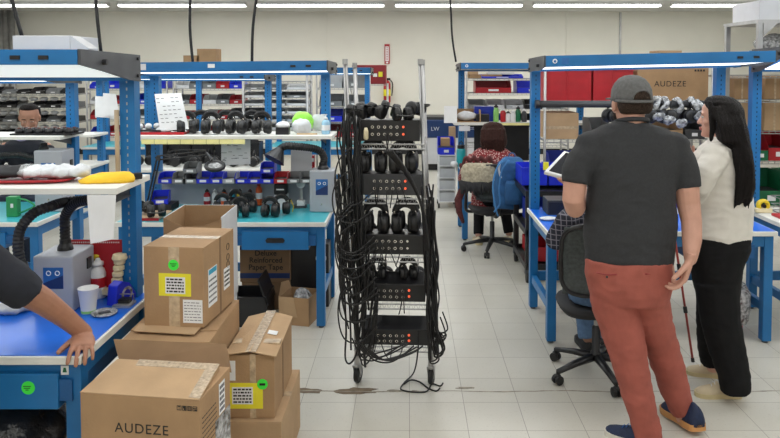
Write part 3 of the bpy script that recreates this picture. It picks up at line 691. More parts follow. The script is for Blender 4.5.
# piles of headphones on the cart
sn = ['top','second','third','fourth','bottom']
rc0 = random.Random(3)
for lev, z in enumerate(shz):
    n = 4
    for r in range(2 if lev < 4 else 0):
        for i in range(n):
            x = -.156+.104*i+LX(z)
            dup(HP, (CX+x+.006, CY+.24+.155*r, z+.006), PI/2+random.uniform(-.06,.06),
                'black headphones packed on the %s shelf of the wire cart' % sn[lev], 'headphones on the %s shelf of the wire cart' % sn[lev], scale=.92 if lev != 3 else .80)
    if lev < 4:
        z2 = pan[lev][0]+pan[lev][1]+.002
        if lev == 0:
            for i in range(6):
                dup(HP, (CX+LX(z2)-.15+.06*i, CY+.06+.05*(i%2), z2+.035+.012*(i%2)), (PI/2*rc0.uniform(.75,1.1), rc0.uniform(-.3,.3), rc0.uniform(-1.2,1.2)),
                    'black headphones tumbled on top of the highest jack panel', 'headphones resting on the highest jack panel', scale=.72)
        else:
            nr_ = 3 if lev < 3 else 2
            for r in range(nr_):
                for i in range(2):
                    dup(HP, (CX+LX(z2)-.085+.185*i+rc0.uniform(-.008,.008), CY+.03+.045*r, z2), (rc0.uniform(-.06,.0), 0, rc0.uniform(-.12,.12)),
                        'black headphones nested in a row on top of the %s jack panel' % pn[lev], 'headphones resting on the %s jack panel' % pn[lev], scale=[0,1.0,1.0,.66][lev])
# cables
rc = random.Random(5)
def cable(P, r, label, group, m='black_rubber'):
    MB().tube(sm(P, 6), r, 6).build('cable', m, smooth=True, label=label, cat='cable', group=group)
LB = 'black cable hanging in the tangle down the left side of the wire cart'
for i in range(38):
    x0 = CX - cw/2 + LX(1.4) + rc.uniform(-.045,.075); y = CY - .035 - .0028*i
    zt_ = rc.choice([1.62,1.56,1.5,1.25,1.1]) + rc.uniform(-.05,.05); zb_ = rc.choice([.95,.62,.5,.32,.25]) + rc.uniform(-.08,.08)
    P = []; n = 6; sw = rc.uniform(-.03,.03)
    for k in range(n+1):
        f = k/n; P.append((x0 - LX(1.4)*f*1.0 + sw*math.sin(f*PI*rc.uniform(.8,2.2)) + rc.uniform(-.014,.014), y + rc.uniform(-.012,.012), zt_ + (zb_-zt_)*f))
    if i % 3 == 0: # loop back up
        P += [(P[-1][0]+.03, y, zb_-.03), (P[-1][0]+.07, y, zb_+.05), (P[-1][0]+.10, y+.0, zb_+.30)]
    cable(P, rc.choice([.0045,.0055,.007]), LB, 'cables in the left tangle of the wire cart')
for i in range(12):   # loops swinging out to the left
    z = rc.uniform(.35,1.3); x = CX - cw/2 + LX(z); y = CY-.17-.008*i; w_ = rc.uniform(.04,.085); hh = rc.uniform(.10,.25)
    P = [(x+.04,y,z+hh),(x-w_*.6,y,z+hh*.6),(x-w_,y-.01,z),(x-w_*.5,y,z-hh*.6),(x+.06,y,z-hh*.7),(x+.16,y-.01,z-hh*.3)]
    cable(P, .0045, 'black cable looping out from the left side of the wire cart', 'loops left of the wire cart')
for i in range(20):
    x0 = CX + cw/2 + LX(1.0) + rc.uniform(-.03,.035); y = CY - .06 - .005*i
    zt_ = rc.uniform(.9,1.25); zb_ = rc.uniform(.18,.45); P = []
    for k in range(7):
        f = k/6; P.append((x0 - LX(1.0)*f + rc.uniform(-.016,.016), y + rc.uniform(-.01,.01), zt_+(zb_-zt_)*f))
    if i % 3 == 0: P += [(P[-1][0]+.05, y, zb_+.02), (P[-1][0]+.02, y, zb_+.12)]
    cable(P, rc.choice([.0045,.006]), 'black cable running down the right post of the wire cart', 'cables by the right post of the wire cart')
# the thick bundle arching from mid panel to right post
for i in range(5):
    yo = CY-.20-.018*i; a = at(384+i*2,150,yo); b = at(421+i,205+3*i,yo); c = at(404+i*2,172+2*i,yo)
    cable([a, c, b, at(425+i,250,yo)], .007, 'thick black cable arching from the second panel to the right post', 'thick cables arching to the right post')
# leads plugged into the panels
for i, (z, hh, n, led) in enumerate(pan):
    for k in range(5):
        for r in range(2):
            if rc.random() < (.55 if i != 0 else .3): 
                x = CX+.02+LX(z)-.18+.085+.036*k; zz = z+hh*.68-r*hh*.34; y = CY-.022; dx = rc.uniform(-.05,.05)
                cable([(x,y,zz),(x+dx*.2,y-.03,zz-.01),(x+dx*.6,y-.035,zz-.06),(x+dx,y-.01,z-.05-rc.uniform(0,.03))], .003, 'thin black lead plugged into the %s jack panel' % pn[i], 'leads plugged into the %s jack panel' % pn[i])
# low loops under the last panel and the lead lying on the floor
for i in range(7):
    yo = CY-.26-.012*i; a = at(352+3*i,338+2*i,yo); b = at(375+6*i,352+rc.uniform(0,14),yo); c = at(405+3*i,345+rc.uniform(-4,4),yo)
    cable([a, a*.6+b*.4+V((0,0,-.05)), b, c], .0042, 'thin black cable sagging below the lowest cart shelf', 'cables sagging below the cart')
cable([at(418,330,CY-.03), at(418,350,CY-.06), onz(414,372,.03), onz(404,383,.006), onz(402,390,.005), onz(425,392,.005), onz(432,384,.006), onz(440,386,.005), onz(443,383,.005)], .0045, 'black cable trailing onto the floor beside the right front caster of the wire cart', None)
cable([onz(404,384,.006), onz(411,380,.01), onz(420,382,.006), onz(428,388,.005), onz(436,391,.005), onz(440,388,.005)], .0045, 'short black cable curled on floor beneath the wire cart', None)
for (px,py) in ((444,339),(446,336)):
    a = at(430,336,CY-.04); cable([a, at(438,333,CY-.06), at(px,py-2,CY-.08), at(px-3,py+5,CY-.08), at(432,341,CY-.05)], .004, 'black cable sticking out right of the lowest cart shelf', 'cables poking out at the lower right of the cart')
t = MB().lathe([(.006,0),(.014,.01),(.014,.05),(.008,.07)], at(366,140,CY-.09), 10).build('adapter_plug', 'cream', smooth=True, label='cream plug hanging among the cables at the top left of the wire cart', cat='plug')
# ---------------------------------------------------------------- fume extractors
def hose(name, pts, r, parent=None, **k):
    P = [V(q) for q in sm(pts, 10)]; L = [0]
    for i in range(1, len(P)): L.append(L[-1]+(P[i]-P[i-1]).length)
    n = int(L[-1]/(r*.32)); Q = []; R = []; j = 0
    for i in range(n+1):
        t = L[-1]*i/n
        while j < len(L)-2 and L[j+1] < t: j += 1
        f = (t-L[j])/max(1e-6, L[j+1]-L[j]); Q.append(P[j].lerp(P[j+1], min(1,f))); R.append(r*(1.0 if i % 2 else .86))
    return MB().tube(Q, R, 14).build(name, 'black_rubber', parent, smooth=False, **k)
def extractor(label, x0, x1, y0, y1, z0, z1, hoses, r):
    t = thing('fume_extractor', label, 'fume extractor', (x0,y0,z0)); w, d, h = x1-x0, y1-y0, z1-z0
    b = MB().bx(0,w,0,d,0,h).build('housing', 'extractor_grey', t, bevel=.008)
    MB().bx(w*.26,w*.76,-.0015,0,h*.42,h*.80).use(1).prism([(w*.26,h*.42),(w*.76,h*.42),(w*.76,h*.66),(w*.26,h*.52)], -.0022, -.0014).build('front_label', ('label_blue','label_navy'), b)
    for k in (.40,.62): MB().torus((w*k,-.003,h*.70), w*.055, w*.012, (0,1,0), 14, 5).build('label_symbol', 'paper', b)
    MB().cyl((w*.5,-.004,h*.20),(w*.5,0,h*.20),w*.035,14).build('knob', 'knob_silver', b)
    MB().bx(w, w+.006, d*.62, d*.80, h*.62, h*.82).build('latch', 'black_plastic', b)
    for (hx, hy, pts) in hoses:
        MB().lathe([(r*1.5,0),(r*1.4,.015),(r*1.05,.03),(r*1.05,.05)], (hx-x0,hy-y0,h), 18).build('collar', 'black_plastic', t)
        hh = hose('hose', [(p[0]-x0,p[1]-y0,p[2]-z0) for p in pts], r, t)
    return t
p = at
E1 = extractor('grey fume extractor box with ribbed black hose on the near blue bench', -1.69, -1.51, 3.12, 3.34, .781, 1.035,
    [(-1.60,3.24,[(-1.60,3.24,1.06),(-1.60,3.24,1.14),p(66,214,3.24),p(76,203,3.20),p(92,200,3.15)])], .024)
hose('suction_hose', [p(20,262,3.05),p(18,245,3.05),p(21,228,3.07),p(34,213,3.10),p(52,206,3.14),p(66,202,3.28),p(84,200,3.30)], .024, label='ribbed black hose arching down at the left of the grey extractor', cat='hose')
MB().tube([p(20,262,3.05), p(20,285,3.02)], [.03,.05], 14).build('hose_nozzle', 'black_plastic', label='black funnel nozzle at the lower end of the left hose', cat='nozzle')
a = p(310,205,5.30); b = p(337,205,5.30)
zt_ = p(325,167,5.45).z
E2 = extractor('grey fume extractor box at the right end of the teal topped bench', p(310,205,5.30).x, p(334,205,5.30).x, 5.28, 5.47, .781, p(320,171,5.28).z,
    [(p(323,165,5.38).x,5.38,[(p(323,165,5.38).x,5.38,zt_+.03),p(324,158,5.38),p(320,151,5.36),p(311,148,5.31),p(297,146.5,5.26),p(286,146,5.25),p(280,149,5.26)])], .030)
MB().tube([p(281,148,5.26), p(274,160,5.22)], [.026,.085], 16, ).build('hose_nozzle', 'black_plastic', label='black funnel nozzle pointing down at the end of the teal bench hose', cat='nozzle')
# third extractor seen on the bench at far left
E3 = extractor('grey extractor box with drooping black hose on the far left bench', p(38,200,5.35).x, p(66,200,5.35).x, 5.30, 5.50, .781, p(40,150,5.35).z,
    [(p(44,150,5.4).x,5.40,[(p(44,150,5.4).x,5.4,p(40,150,5.35).z+.03),p(42,165,5.38) + V((0,0,.10)),p(34,158,5.34),p(20,155,5.33),p(0,156,5.33),p(-12,162,5.33)])], .024)
# ---------------------------------------------------------------- near bench clutter
zt = .7805
def solo(mb, name, m, label, cat, **k): return mb.build(name, m, label=label, cat=cat, **k)
c = onz(84, 316, zt)
t = thing('paper_cup', 'white paper cup with green rim base on the near blue bench', 'cup', (c.x, c.y+.045, zt))
MB().lathe([(.030,0),(.031,.006),(.044,.110),(.0455,.112),(.044,.114),(.041,.112),(.029,.01),(.001,.008)], (0,0,0), 24).build('cup_body', 'white_plastic', t, smooth=True)
MB().lathe([(.0308,.003),(.0318,.003),(.0328,.014),(.0318,.014)], (0,0,0), 24).build('green_band', 'green_cup', t)
def bottle(label, loc_, r, h, body, cap, neck=.35, band=None, name='bottle', capn='cap', sc=1):
    t = thing(name, label, 'bottle', loc_)
    MB().lathe([(r*.9,0),(r,.006),(r,h*.62),(r*.85,h*.72),(r*neck,h*.80),(r*neck,h*.84)], (0,0,0), 20).build('bottle_body', body, t, smooth=True)
    MB().lathe([(r*neck*1.5,h*.82),(r*neck*1.5,h*.90),(r*neck*.8,h*.93),(r*neck*.5,h)], (0,0,0), 14).build(capn, cap, t, smooth=True)
    if band: MB().lathe([(r*1.005,h*.28),(r*1.012,h*.29),(r*1.012,h*.52),(r*1.005,h*.53)], (0,0,0), 20).build('label_band', band, t)
    return t
c = onz(88, 305, zt); bottle('white squeeze bottle with red banded label behind the paper cup', (c.x, c.y+.11, zt), .036, .19, 'white_plastic', 'white_plastic', .5, 'red_plastic')
c = onz(96, 303, zt); bottle('second white bottle with blue and red label, right of the squeeze bottle', (c.x, c.y+.16, zt), .030, .20, 'white_plastic', 'white_plastic', .3, 'label_blue')
bottle('yellow bottle standing behind the white bottles on the near bench', (p(99,262,3.38).x, 3.36, zt), .034, .22, 'yellow_plastic', 'yellow_plastic', .45)
# cream stepped roller and blue tape dispenser
c = p(112,300,3.26)
t = thing('stand_tool', 'cream stepped plastic stand rising behind the blue tape dispenser', 'stand', (c.x, 3.31, zt), -.1)
b = MB()
for i in range(5): b.lathe([(.020,.045+.03*i),(.026,.05+.03*i),(.026,.066+.03*i),(.019,.072+.03*i)], (.008*i*.6,0,0), 12)
b.bx(-.06,.04,-.02,.02,.02,.045).bx(-.02,.02,-.02,.02,0,.03); b.build('stepped_column', 'cream', t)
MB().lathe([(.030,.185),(.036,.195),(.030,.215)], (.02,0,0), 14).build('cap', 'cream', t)
c = onz(117, 305, zt)
t = thing('tape_dispenser', 'blue tape dispenser with clear tape roll on the near blue bench', 'tape dispenser', (c.x, c.y+.05, zt), 1.25)
MB().prism([(-.07,0),(.07,0),(.075,.02),(.03,.085),(-.02,.105),(-.055,.09)], -.026, .026).build('dispenser_body', 'blue_plastic', t, bevel=.004)
MB().torus((.01,0,.035), .030, .016, (0,1,0), 24, 8, flat=2.0).build('tape_roll', 'clear_film', t, smooth=True)
c = onz(101, 317, zt)
t = thing('glass_dish', 'clear round dish with small parts beside the paper cup', 'dish', (c.x, c.y+.035, zt))
MB().lathe([(.045,0),(.055,.006),(.056,.012),(.050,.012),(.044,.006),(.001,.005)], (0,0,0), 24).build('dish_body', 'clear_film', t, smooth=True)
MB().box((0,0,.010), (.05,.02,.006), .5).build('tweezers', 'grey_steel', t)
c = p(133,297,3.30)
t = thing('metal_rest', 'small chrome frame and steel box at the far corner of the near bench', 'tool rest', (c.x, 3.22, zt))
MB().bx(-.045,.035,-.05,.03,0,.012).build('base', 'zinc', t); MB().tube([(-.04,0,.01),(-.04,0,.05),(.035,0,.05),(.035,0,.01)], .003, 6).build('wire_loop', 'chrome', t)
MB().bx(-.03,.02,-.02,.02,.012,.03).build('block', 'black_plastic', t)
# red crate behind
a = p(72,243,3.38); b = p(126,285,3.38)
t = thing('red_crate', 'red perforated crate filled with dark parts behind the yellow bottle', 'crate', (-1.66, 3.345, zt))
w = .283; q = .004
MB().bx(0,w,0,q,0,.26).bx(0,w,.04,.044,0,.26).bx(0,q,q,.04,0,.26).bx(w-q,w,q,.04,0,.26).bx(0,w,0,.044,0,q).build('crate_body', 'red_plastic', t)
lip = MB().bx(-.004,w+.004,-.002,0,.25,.275).use(1)
for i in range(30): lip.bx(.004+i*.009,.008+i*.009,-.0028,-.0018,.258,.265)
lip.build('crate_rim', ('red_plastic','white_plastic'), t)
MB().bx(.006,w-.006,.004,.040,.20,.255).build('dark_parts', 'black_matte', t)
# crumpled plastic at the left
for i, (px, py, s) in enumerate(((6,316,.06),(22,312,.05))):
    c = onz(px, py, zt); solo(MB().ell((c.x,c.y+.04,zt+s*.42),(s,s*.8,s*.45),seg=18,nr=12), 'crumpled_bag', 'white_bag', 'crumpled white plastic bag on the near blue bench, %s' % ('leftmost' if i == 0 else 'closer to the extractor'), 'bag', smooth=True, disp=(.02,(40,40,40)))
# paper hanging from the shelf
a = p(88,193,2.955); b = p(116,193,2.955)
solo(MB().quad(p(113.5,239,2.96), p(88,244,2.96) + V((.01,0,0)), p(87,195,2.96), p(116,195,2.955), th=.001), 'hanging_paper', 'paper', 'blank white paper hanging from the front edge of near shelf', 'paper')
solo(MB().quad(p(113,203,3.02), p(99,203,3.02), p(99,195,3.02), p(131,195,3.3), th=.004), 'metal_bracket', 'grey_steel', 'grey triangular bracket under the right end of near shelf', 'bracket')
# N shelf
zs = 1.3705
t = thing('red_tray', 'red tray heaped with white bags on the near white shelf', 'tray', (-2.05, 3.16, zs))
MB().loft([(0,0,.001,.50,.085),(0,0,.006,.53,.10),(0,0,.016,.545,.11),(0,0,.017,.53,.10),(0,0,.009,.50,.085)], 40, p=4).build('tray_body', 'red_plastic', t, smooth=True)
for i, (px, sx, m, nm_) in enumerate(((38,.08,'white_bag','white'),(52,.10,'white_bag','white'),(66,.08,'white_bag','white'),(80,.07,'white_bag','white'),(12,.13,'black_matte','dark'),(28,.06,'clear_film','clear'))):
    c = p(px,182,3.16)
    solo(MB().ell((c.x,3.15+.01*(i%2),zs+.043),(sx*.62,.06,.026),seg=18,nr=10), 'plastic_bag' if i != 4 else 'dark_cloth', m, '%s on the red tray, %s' % ({'white':'folded white plastic bag','dark':'dark cloth bundle','clear':'clear film bag'}[nm_], ['second from left','third from left','second from right','rightmost','leftmost','between cloth and white bags'][i]), 'bag' if i != 4 else 'cloth', smooth=True, disp=(.018,(30,30,50)))
solo(MB().quad(p(58,166,3.2),p(62,165,3.2),p(76,175,3.18),p(72,177,3.18),th=.004), 'paper_strip', 'white_plastic', 'stiff white strip sticking up from the bags on red tray', 'strip')
c = p(104,180,3.1)
b = MB()
pts = []
b.loft([(c.x,3.13,zs+.001,.115,.05),(c.x,3.13,zs+.012,.118,.052),(c.x+.01,3.14,zs+.026,.10,.045),(c.x+.03,3.15,zs+.038,.06,.03)], 28, yaw=.15, p=3)
solo(b, 'yellow_cloth', 'yellow_cloth', 'folded yellow cloth at the right end of the near shelf', 'cloth', smooth=True, disp=(.006,(20,20,40)))
solo(MB().box((c.x+.105,3.20,zs+.016),(.05,.03,.028),.5), 'dark_block', 'black_matte', 'small dark brown block tucked beside the yellow cloth', 'block', bevel=.004)
a = p(118,172,3.30)
solo(MB().tube([(a.x,3.30,zs),(a.x-.002,3.30,p(117,110,3.30).z)], .011, 10), 'wooden_stick', 'wood_stick', 'pale wooden stick standing on the near shelf beside the blue upright', 'stick', smooth=True)
# papers pinned beyond
solo(MB().quad(p(112,118,8.17),p(95,117,8.17),p(95,96,8.17),p(112,97,8.17),th=.001), 'pinned_note', 'paper', 'white note sheet hanging behind the wooden stick', 'paper')
solo(MB().quad(p(119,116,8.15),p(104,116,8.15),p(103,93,8.15),p(116,94,8.15),th=.001), 'pinned_note', 'paper', 'narrow white note behind the blue upright near the stick', 'paper')
# box on top of the near hood
t = thing('flat_box', 'pale grey flat box lying on top of the near bench hood', 'box', (-1.61, 2.86, 1.957), 0)
MB().bx(0,.235,0,.26,0,.058).build('box_body', 'white_card', t, bevel=.003); MB().prism([(.236,.001),(.236,.057),(.31,.006),(.31,.001)],.0,.09,'y').build('open_flap', 'white_card', t)
# ---------------------------------------------------------------- shelf of the teal bench
zs = 1.3655
def sh(px, Y): return p(px,134,Y).x
SH = 'on the white shelf of the teal topped bench'
a = [p(189,129,5.36),p(160,131,5.36),p(154.5,94,5.40),p(181,93,5.40)]
t = MB().quad(*a, th=.001).use(1)
ux = (a[0]-a[1])/6; uz = (a[3]-a[0])/9
for r in range(1,9):
    for q in range(1,6):
        if random.random() < .7: c = a[1]+ux*q*.98+uz*r + V((0,-.001,0)); t.box(c, (.022,.001,.005))
solo(t, 'hanging_sheet', ('paper','grey_bin'), 'white printed sheet hanging at the left end of the shelf', 'paper')
t = thing('dark_tray', 'black tray with pale foam parts at left end of the shelf above the bins', 'tray', (sh(150,5.4),5.45,zs+.022))
MB().bx(-.13,.12,-.09,.10,0,.012).build('tray_body', 'black_plastic', t)
for i in range(3): MB().ell((-.09+.06*i,-.02+.02*i,.035),(.028,.028,.024),seg=10,nr=8).build('foam_piece','white_plastic',t,smooth=True)
t = thing('shallow_tray', 'shallow red tray under the black tray at the left end of the shelf', 'tray', (sh(163,5.4),5.45,zs))
MB().bx(-.21,.18,-.11,.10,0,.006).bx(-.21,.18,-.11,-.105,.006,.02).bx(.175,.18,-.105,.10,.006,.02).build('tray_body', 'red_plastic', t)
solo(MB().ell((sh(163,5.37),5.40,zs+.033),(.06,.04,.024),seg=16,nr=10), 'plastic_bag', 'white_bag', 'white bag in the shallow red tray below the headphones', 'bag', smooth=True, disp=(.01,(40,40,40)))
HPd = dup(HP, (sh(171,5.5),5.50,zs+.008), .9, 'black headphones at the left end of the shelf, behind the shallow red tray', 'headphones on the shelf of the teal bench', scale=.75)
c = sh(283,5.38)
t = thing('small_box', 'small black box topped with white foam, right of the shelf headphones', 'box', (c,5.38,zs)); MB().bx(-.05,.05,-.035,.035,0,.055).build('box_body', 'black_plastic', t)
MB().ell((0,0,.07),(.055,.035,.028),seg=14,nr=8).build('foam', 'white_plastic', t, smooth=True, disp=(.006,(40,40,40)))
c = sh(302,5.42)
solo(MB().ell((c,5.40,zs+.055),(.075,.035,.062),seg=22,nr=14), 'plastic_bag', 'white_bag', 'puffed white plastic bag right of the small black box', 'bag', smooth=True, disp=(.014,(25,25,25)))
solo(MB().ell((sh(303,5.5),5.50,zs+.09),(.085,.030,.075),seg=22,nr=14,rx=.25), 'green_bag', 'lime_bag', 'bright green plastic bag leaning behind the puffed white bag', 'bag', smooth=True, disp=(.016,(22,22,22)))
solo(MB().ell((sh(319,5.56),5.58,zs+.075),(.07,.03,.065),seg=18,nr=12), 'clear_bag', 'white_bag', 'pale plastic bag standing behind the sanitizer pump bottle', 'bag', smooth=True, disp=(.014,(22,22,22)))
c = sh(325.5,5.38)
t = thing('pump_bottle', 'pale blue sanitizer pump bottle at the right end of the shelf', 'bottle', (c,5.40,zs))
MB().lathe([(.028,0),(.032,.005),(.032,.09),(.024,.105),(.012,.112)],(0,0,0),18).build('bottle_body','sanitizer',t,smooth=True)
MB().lathe([(.014,.112),(.014,.128),(.005,.13),(.005,.148)],(0,0,0),12).build('pump','white_plastic',t,smooth=True); MB().box((-.012,0,.150),(.045,.012,.008)).build('nozzle','white_plastic',t)
MB().lathe([(.0325,.03),(.0328,.031),(.0328,.07),(.0325,.071)],(0,0,0),18).build('label_band','white_plastic',t)
solo(MB().bx(sh(298,5.4),sh(318,5.4),5.348,5.36,zs,zs+.012), 'ruler', 'tan_board', 'short wooden ruler lying at the shelf edge under white bag', 'ruler')
# yellow strips under the shelf edge
t = thing('label_strip', 'pale yellow paper strip taped along the front edge of the shelf', 'label strip', (sh(141,5.27),5.272,zs-.034))
w = sh(245,5.27)-sh(141,5.27)
for i in range(8): MB().box((w*(i+.5)/8,0,-.012),(w/8-.003,.0012,.036)).build('tag', 'yellow_strip', t)
# bin rail and bins
zr = p(230,181,5.47).z
t = thing('bin_rail', 'grey louvred rail holding small bins at the back of the teal bench', 'rail', (-2.0,5.50,zr-.03)); MB().bx(0,1.38,0,.012,0,.10).build('rail_plate','grey_bin',t); 
for x in (.02,1.33): MB().bx(x,x+.02,.012,.10,.02,.04).build('rail_arm','grey_steel',t)
def parts_bin(w=.105, d=.14, h=.075, m='blue_plastic', label='x', group=None):
    t = thing('parts_bin', label, 'bin', (0,0,0), 0, group); q = .003
    b = MB().bx(-w/2,w/2,0,d,0,q)
    b.bx(-w/2,w/2,d-q,d,q,h).bx(-w/2,w/2,0,q,q,h*.45)
    for s in (-1,1):
        x0 = s*w/2; x1 = x0-s*q
        b.prism([(0,q),(d,q),(d,h),(d*.30,h),(0,h*.50)], min(x0,x1), max(x0,x1), 'x')
    b.build('bin_body', m, t)
    MB().bx(-w*.24,w*.24,-.0015,0,h*.12,h*.36).build('label_card', 'paper', t)
    MB().bx(-w/2+.004,w/2-.004,.004,d-.004,.003,h*.40).build('contents', 'charcoal_plastic', t)
    return t
BIN = parts_bin(label='x')
def swapbin(m): return {'blue_plastic': m}
used = False
nthb = 0
for i, (px, m, col_, up_) in enumerate([(165,'blue_plastic','blue',0),(178.5,'grey_bin','grey',0),(190,'grey_bin','grey',0),(190,'grey_bin','grey',1),(203,'blue_plastic','blue',0),(216,'blue_plastic','blue',0),(229,'clear_bin','clear',0),(241,'blue_plastic','blue',0),(254,'blue_plastic','blue',0),(267,'blue_plastic','blue',0),(267,'blue_plastic','blue',1),(280.5,'red_plastic','red',0),(293.5,'grey_bin','grey',0),(306,'grey_bin','grey',0)]):
    X = p(px,175,5.36).x
    posn = ['leftmost in the row','second from left in the row','third from left in the row','stacked above the third bin','fourth from left in the row','fifth from left in the row','sixth from left, beside the hanging diagram','seventh from left in the row','eighth from left in the row','under the raised blue bin','raised on top of another blue bin','only red one of the row','second from the right end','rightmost, next to the extractor box'][i]
    lb = 'small %s parts bin above the teal bench, %s' % (col_, posn)
    o = BIN if i == 0 else dup(BIN, swap=swapbin(m)); o['label'] = lb; o['group'] = 'bins on the rail above the teal bench'
    o.location = (X, 5.355, zr + (.078 if up_ else 0))
# white backing, diagram sheet
a = [p(246,167,5.33),p(216,168,5.33),p(216,142,5.33),p(246,142,5.33)]
t = MB().quad(*[q+V((0,.15,0)) for q in a], th=.001).use(1)
for i in range(16): t.box((random.uniform(a[1].x+.02,a[0].x-.03), 5.478, random.uniform(a[0].z+.03,a[2].z-.03)), (random.uniform(.01,.05),.001,.004))
solo(t, 'diagram_sheet', ('paper','grey_bin'), 'white sheet with small printed diagram hanging above the blue bins', 'paper')
solo(MB().bx(p(291,175,5.53).x,p(312,175,5.53).x,5.53,5.534,p(290,176,5.53).z,p(290,150,5.53).z), 'card_sheet', 'white_card', 'pale card sheet behind the grey bins near the extractor', 'card')
solo(MB().bx(-1.98,-.70,5.60,5.606,.7815,1.04), 'grey_backboard', 'extractor_grey', 'grey board standing behind the small bottles on the teal bench', 'board')
t = thing('red_box', 'small red case with a white stripe behind the rail bins', 'case', (p(303,165,5.58).x,5.58,p(303,173,5.58).z)); MB().bx(-.09,.09,0,.06,0,.14).build('case_body','red_plastic',t); MB().bx(-.05,.09,-.002,0,.09,.12).build('stripe','paper',t)
# magnifier lamp
t = thing('magnifier_lamp', 'black magnifier lamp on a long jointed arm over the teal bench', 'lamp', (p(146,212,5.3).x,5.3,zt+.0))
O = t.location.copy()
def q_(px,py,Y): return p(px,py,Y)-O
MB().lathe([(.05,0),(.05,.015),(.015,.025),(.015,.06)],(0,0,0),16).build('clamp_base','black_plastic',t)
for dx in (0,.022): MB().tube([q_(146,208,5.3)+V((dx,0,0)), q_(157,158,5.3)+V((dx,0,0))], .007, 8).build('lower_arm','black_plastic',t)
for dz in (0,.03): MB().tube([q_(157,160,5.3)+V((0,0,dz)), q_(206,155,5.2)+V((0,0,dz))], .006, 8).build('upper_arm','black_plastic',t)
MB().cyl(q_(158,158,5.27), q_(158,158,5.33), .018, 12).build('elbow','black_plastic',t)
MB().tube([q_(206,153,5.2), q_(212,160,5.18)], .012, 8).build('head_joint','black_plastic',t)
hc = q_(215,166,5.15)
hd_ = MB().torus(hc, .062, .016, (.1,-.35,.93), 28, 8).build('lamp_head','black_plastic',t,smooth=True); MB().cyl(hc-V((.0006,-.002,.006)), hc+V((.0006,-.002,.006)), .05, 24).build('lens','clear_film',hd_)
MB().tube(sm([q_(206,150,5.2),q_(180,150,5.2),q_(168,152,5.2)],5), .004, 6).build('lead','black_rubber',t)
# tan board and things at the left end of the teal bench
solo(MB().bx(-2.05,-1.80,5.0,5.30,zt,zt+.012), 'tan_board', 'tan_board', 'tan work board with red edge at the left end of the teal bench', 'board')
solo(MB().bx(-2.05,-1.79,4.985,4.998,zt,zt+.018), 'red_strip', 'red_plastic', 'red strip along the front of the tan board', 'strip')
dup(HP, (-1.84,5.08,zt+.065), (PI/2,0,.4), 'black headphones lying flat on the tan board, left', 'headphones on tan board', scale=.8)
dup(HP, (-1.95,5.22,zt+.065), (PI/2,0,-.3), 'black headphones lying flat on the tan board, right', 'headphones on tan board', scale=.8)
X = p(163,200,5.4).x
for k, dz in enumerate((0,)):
    o = dup(BIN, (X,5.33,zt+.05), .2, 'larger blue bin with white contents standing at left behind the tan board', scale=1.15); 
MB().bx(X-.07,X+.09,5.32,5.50,zt,zt+.048).build('dark_box','black_matte',label='low dark box under the larger blue bin at left',cat='box')
# row of small bottles and jars at the back of the teal bench
jars = [(207,'red_plastic','black_plastic','dark red'),(215,'white_plastic','white_plastic','white'),(224,'orange','black_plastic','orange'),(232,'cyan_plastic','white_plastic','light blue'),(240,'yellow_plastic','black_plastic','yellow'),(250,'charcoal_plastic','black_plastic','grey'),(259,'orange','red_plastic','tall orange')]
for i, (px, m1, m2, cn) in enumerate(jars):
    bottle('small %s bottle at the back of teal bench below the bins' % cn, (p(px,196,5.56).x, 5.56, zt), .026, .13 if 'tall' not in cn else .19, m1, m2, .4, None if i % 2 else 'paper')
# black gadget on a white box, clock gauge
t = thing('label_printer', 'black label printer standing on a white box beside the extractor', 'printer', (p(281,200,5.42).x,5.42,zt))
MB().bx(-.045,.05,-.04,.06,0,.11).build('white_base','white_card',t); MB().bx(-.05,.05,-.03,.06,.112,.20).build('printer_body','black_plastic',t,bevel=.01); MB().bx(-.03,.03,-.032,-.03,.15,.16).build('slot','white_plastic',t)
t = thing('dial_gauge', 'white faced dial gauge on a grey stand left of the extractor', 'gauge', (p(302,200,5.5).x,5.45,zt))
MB().bx(-.06,.04,-.02,.05,0,.02).build('base','grey_steel',t); MB().bx(-.012,.012,.01,.03,.02,.20).build('column','zinc',t); MB().lathe([(.034,0),(.034,.02),(.03,.022),(.001,.022)],(0,.01,.19),18,(0,-1,0)).build('dial','white_plastic',t)
MB().bx(-.03,.03,-.02,.02,.02,.06).build('block','white_plastic',t)
t = thing('pliers_stand', 'small brass tipped pliers on stand in front of the dial gauge', 'tool', (p(291,207,5.3).x,5.30,zt)); MB().tube([(-.01,0,.0),(-.02,0,.05),(-.005,0,.10)],.005,6).build('handle','black_plastic',t); MB().tube([(.01,0,.0),(.02,0,.04),(0,0,.09)],.004,6).build('jaw','yellow_plastic',t)
# ---------------------------------------------------------------- bench at far left: tool stand, tray
t = thing('green_tool', 'green clamp tool standing on the far left teal bench top', 'tool', (p(13,218,5.12).x,5.14,zt))
MB().bx(-.045,.035,-.03,.03,0,.15).build('tool_body','green_tool',t,bevel=.006); MB().tube(sm([(.03,0,.02),(.10,0,.05),(.15,0,.08),(.09,0,.12),(.03,0,.13)],5),.007,8).build('handle_loop','green_tool',t,smooth=True)
MB().bx(-.01,.01,-.032,-.03,.07,.10).build('window','white_plastic',t)
zs2 = 1.3605
t = thing('parts_tray', 'black tray of dark parts on the far left white shelf', 'tray', (p(45,136,5.4).x,5.44,zs2))
MB().bx(-.24,.24,-.10,.10,0,.014).build('tray_body','black_plastic',t)
for i in range(6):
    for j in range(2): MB().lathe([(.030,.014),(.034,.03),(.028,.05)],(-.19+.076*i,-.05+.09*j,0),12).use(1).lathe([(.012,.05),(.012,.055),(.001,.056)],(-.19+.076*i,-.05+.09*j,0),8).build('part','black_plastic' if False else ('black_plastic','copper_ring'),t)
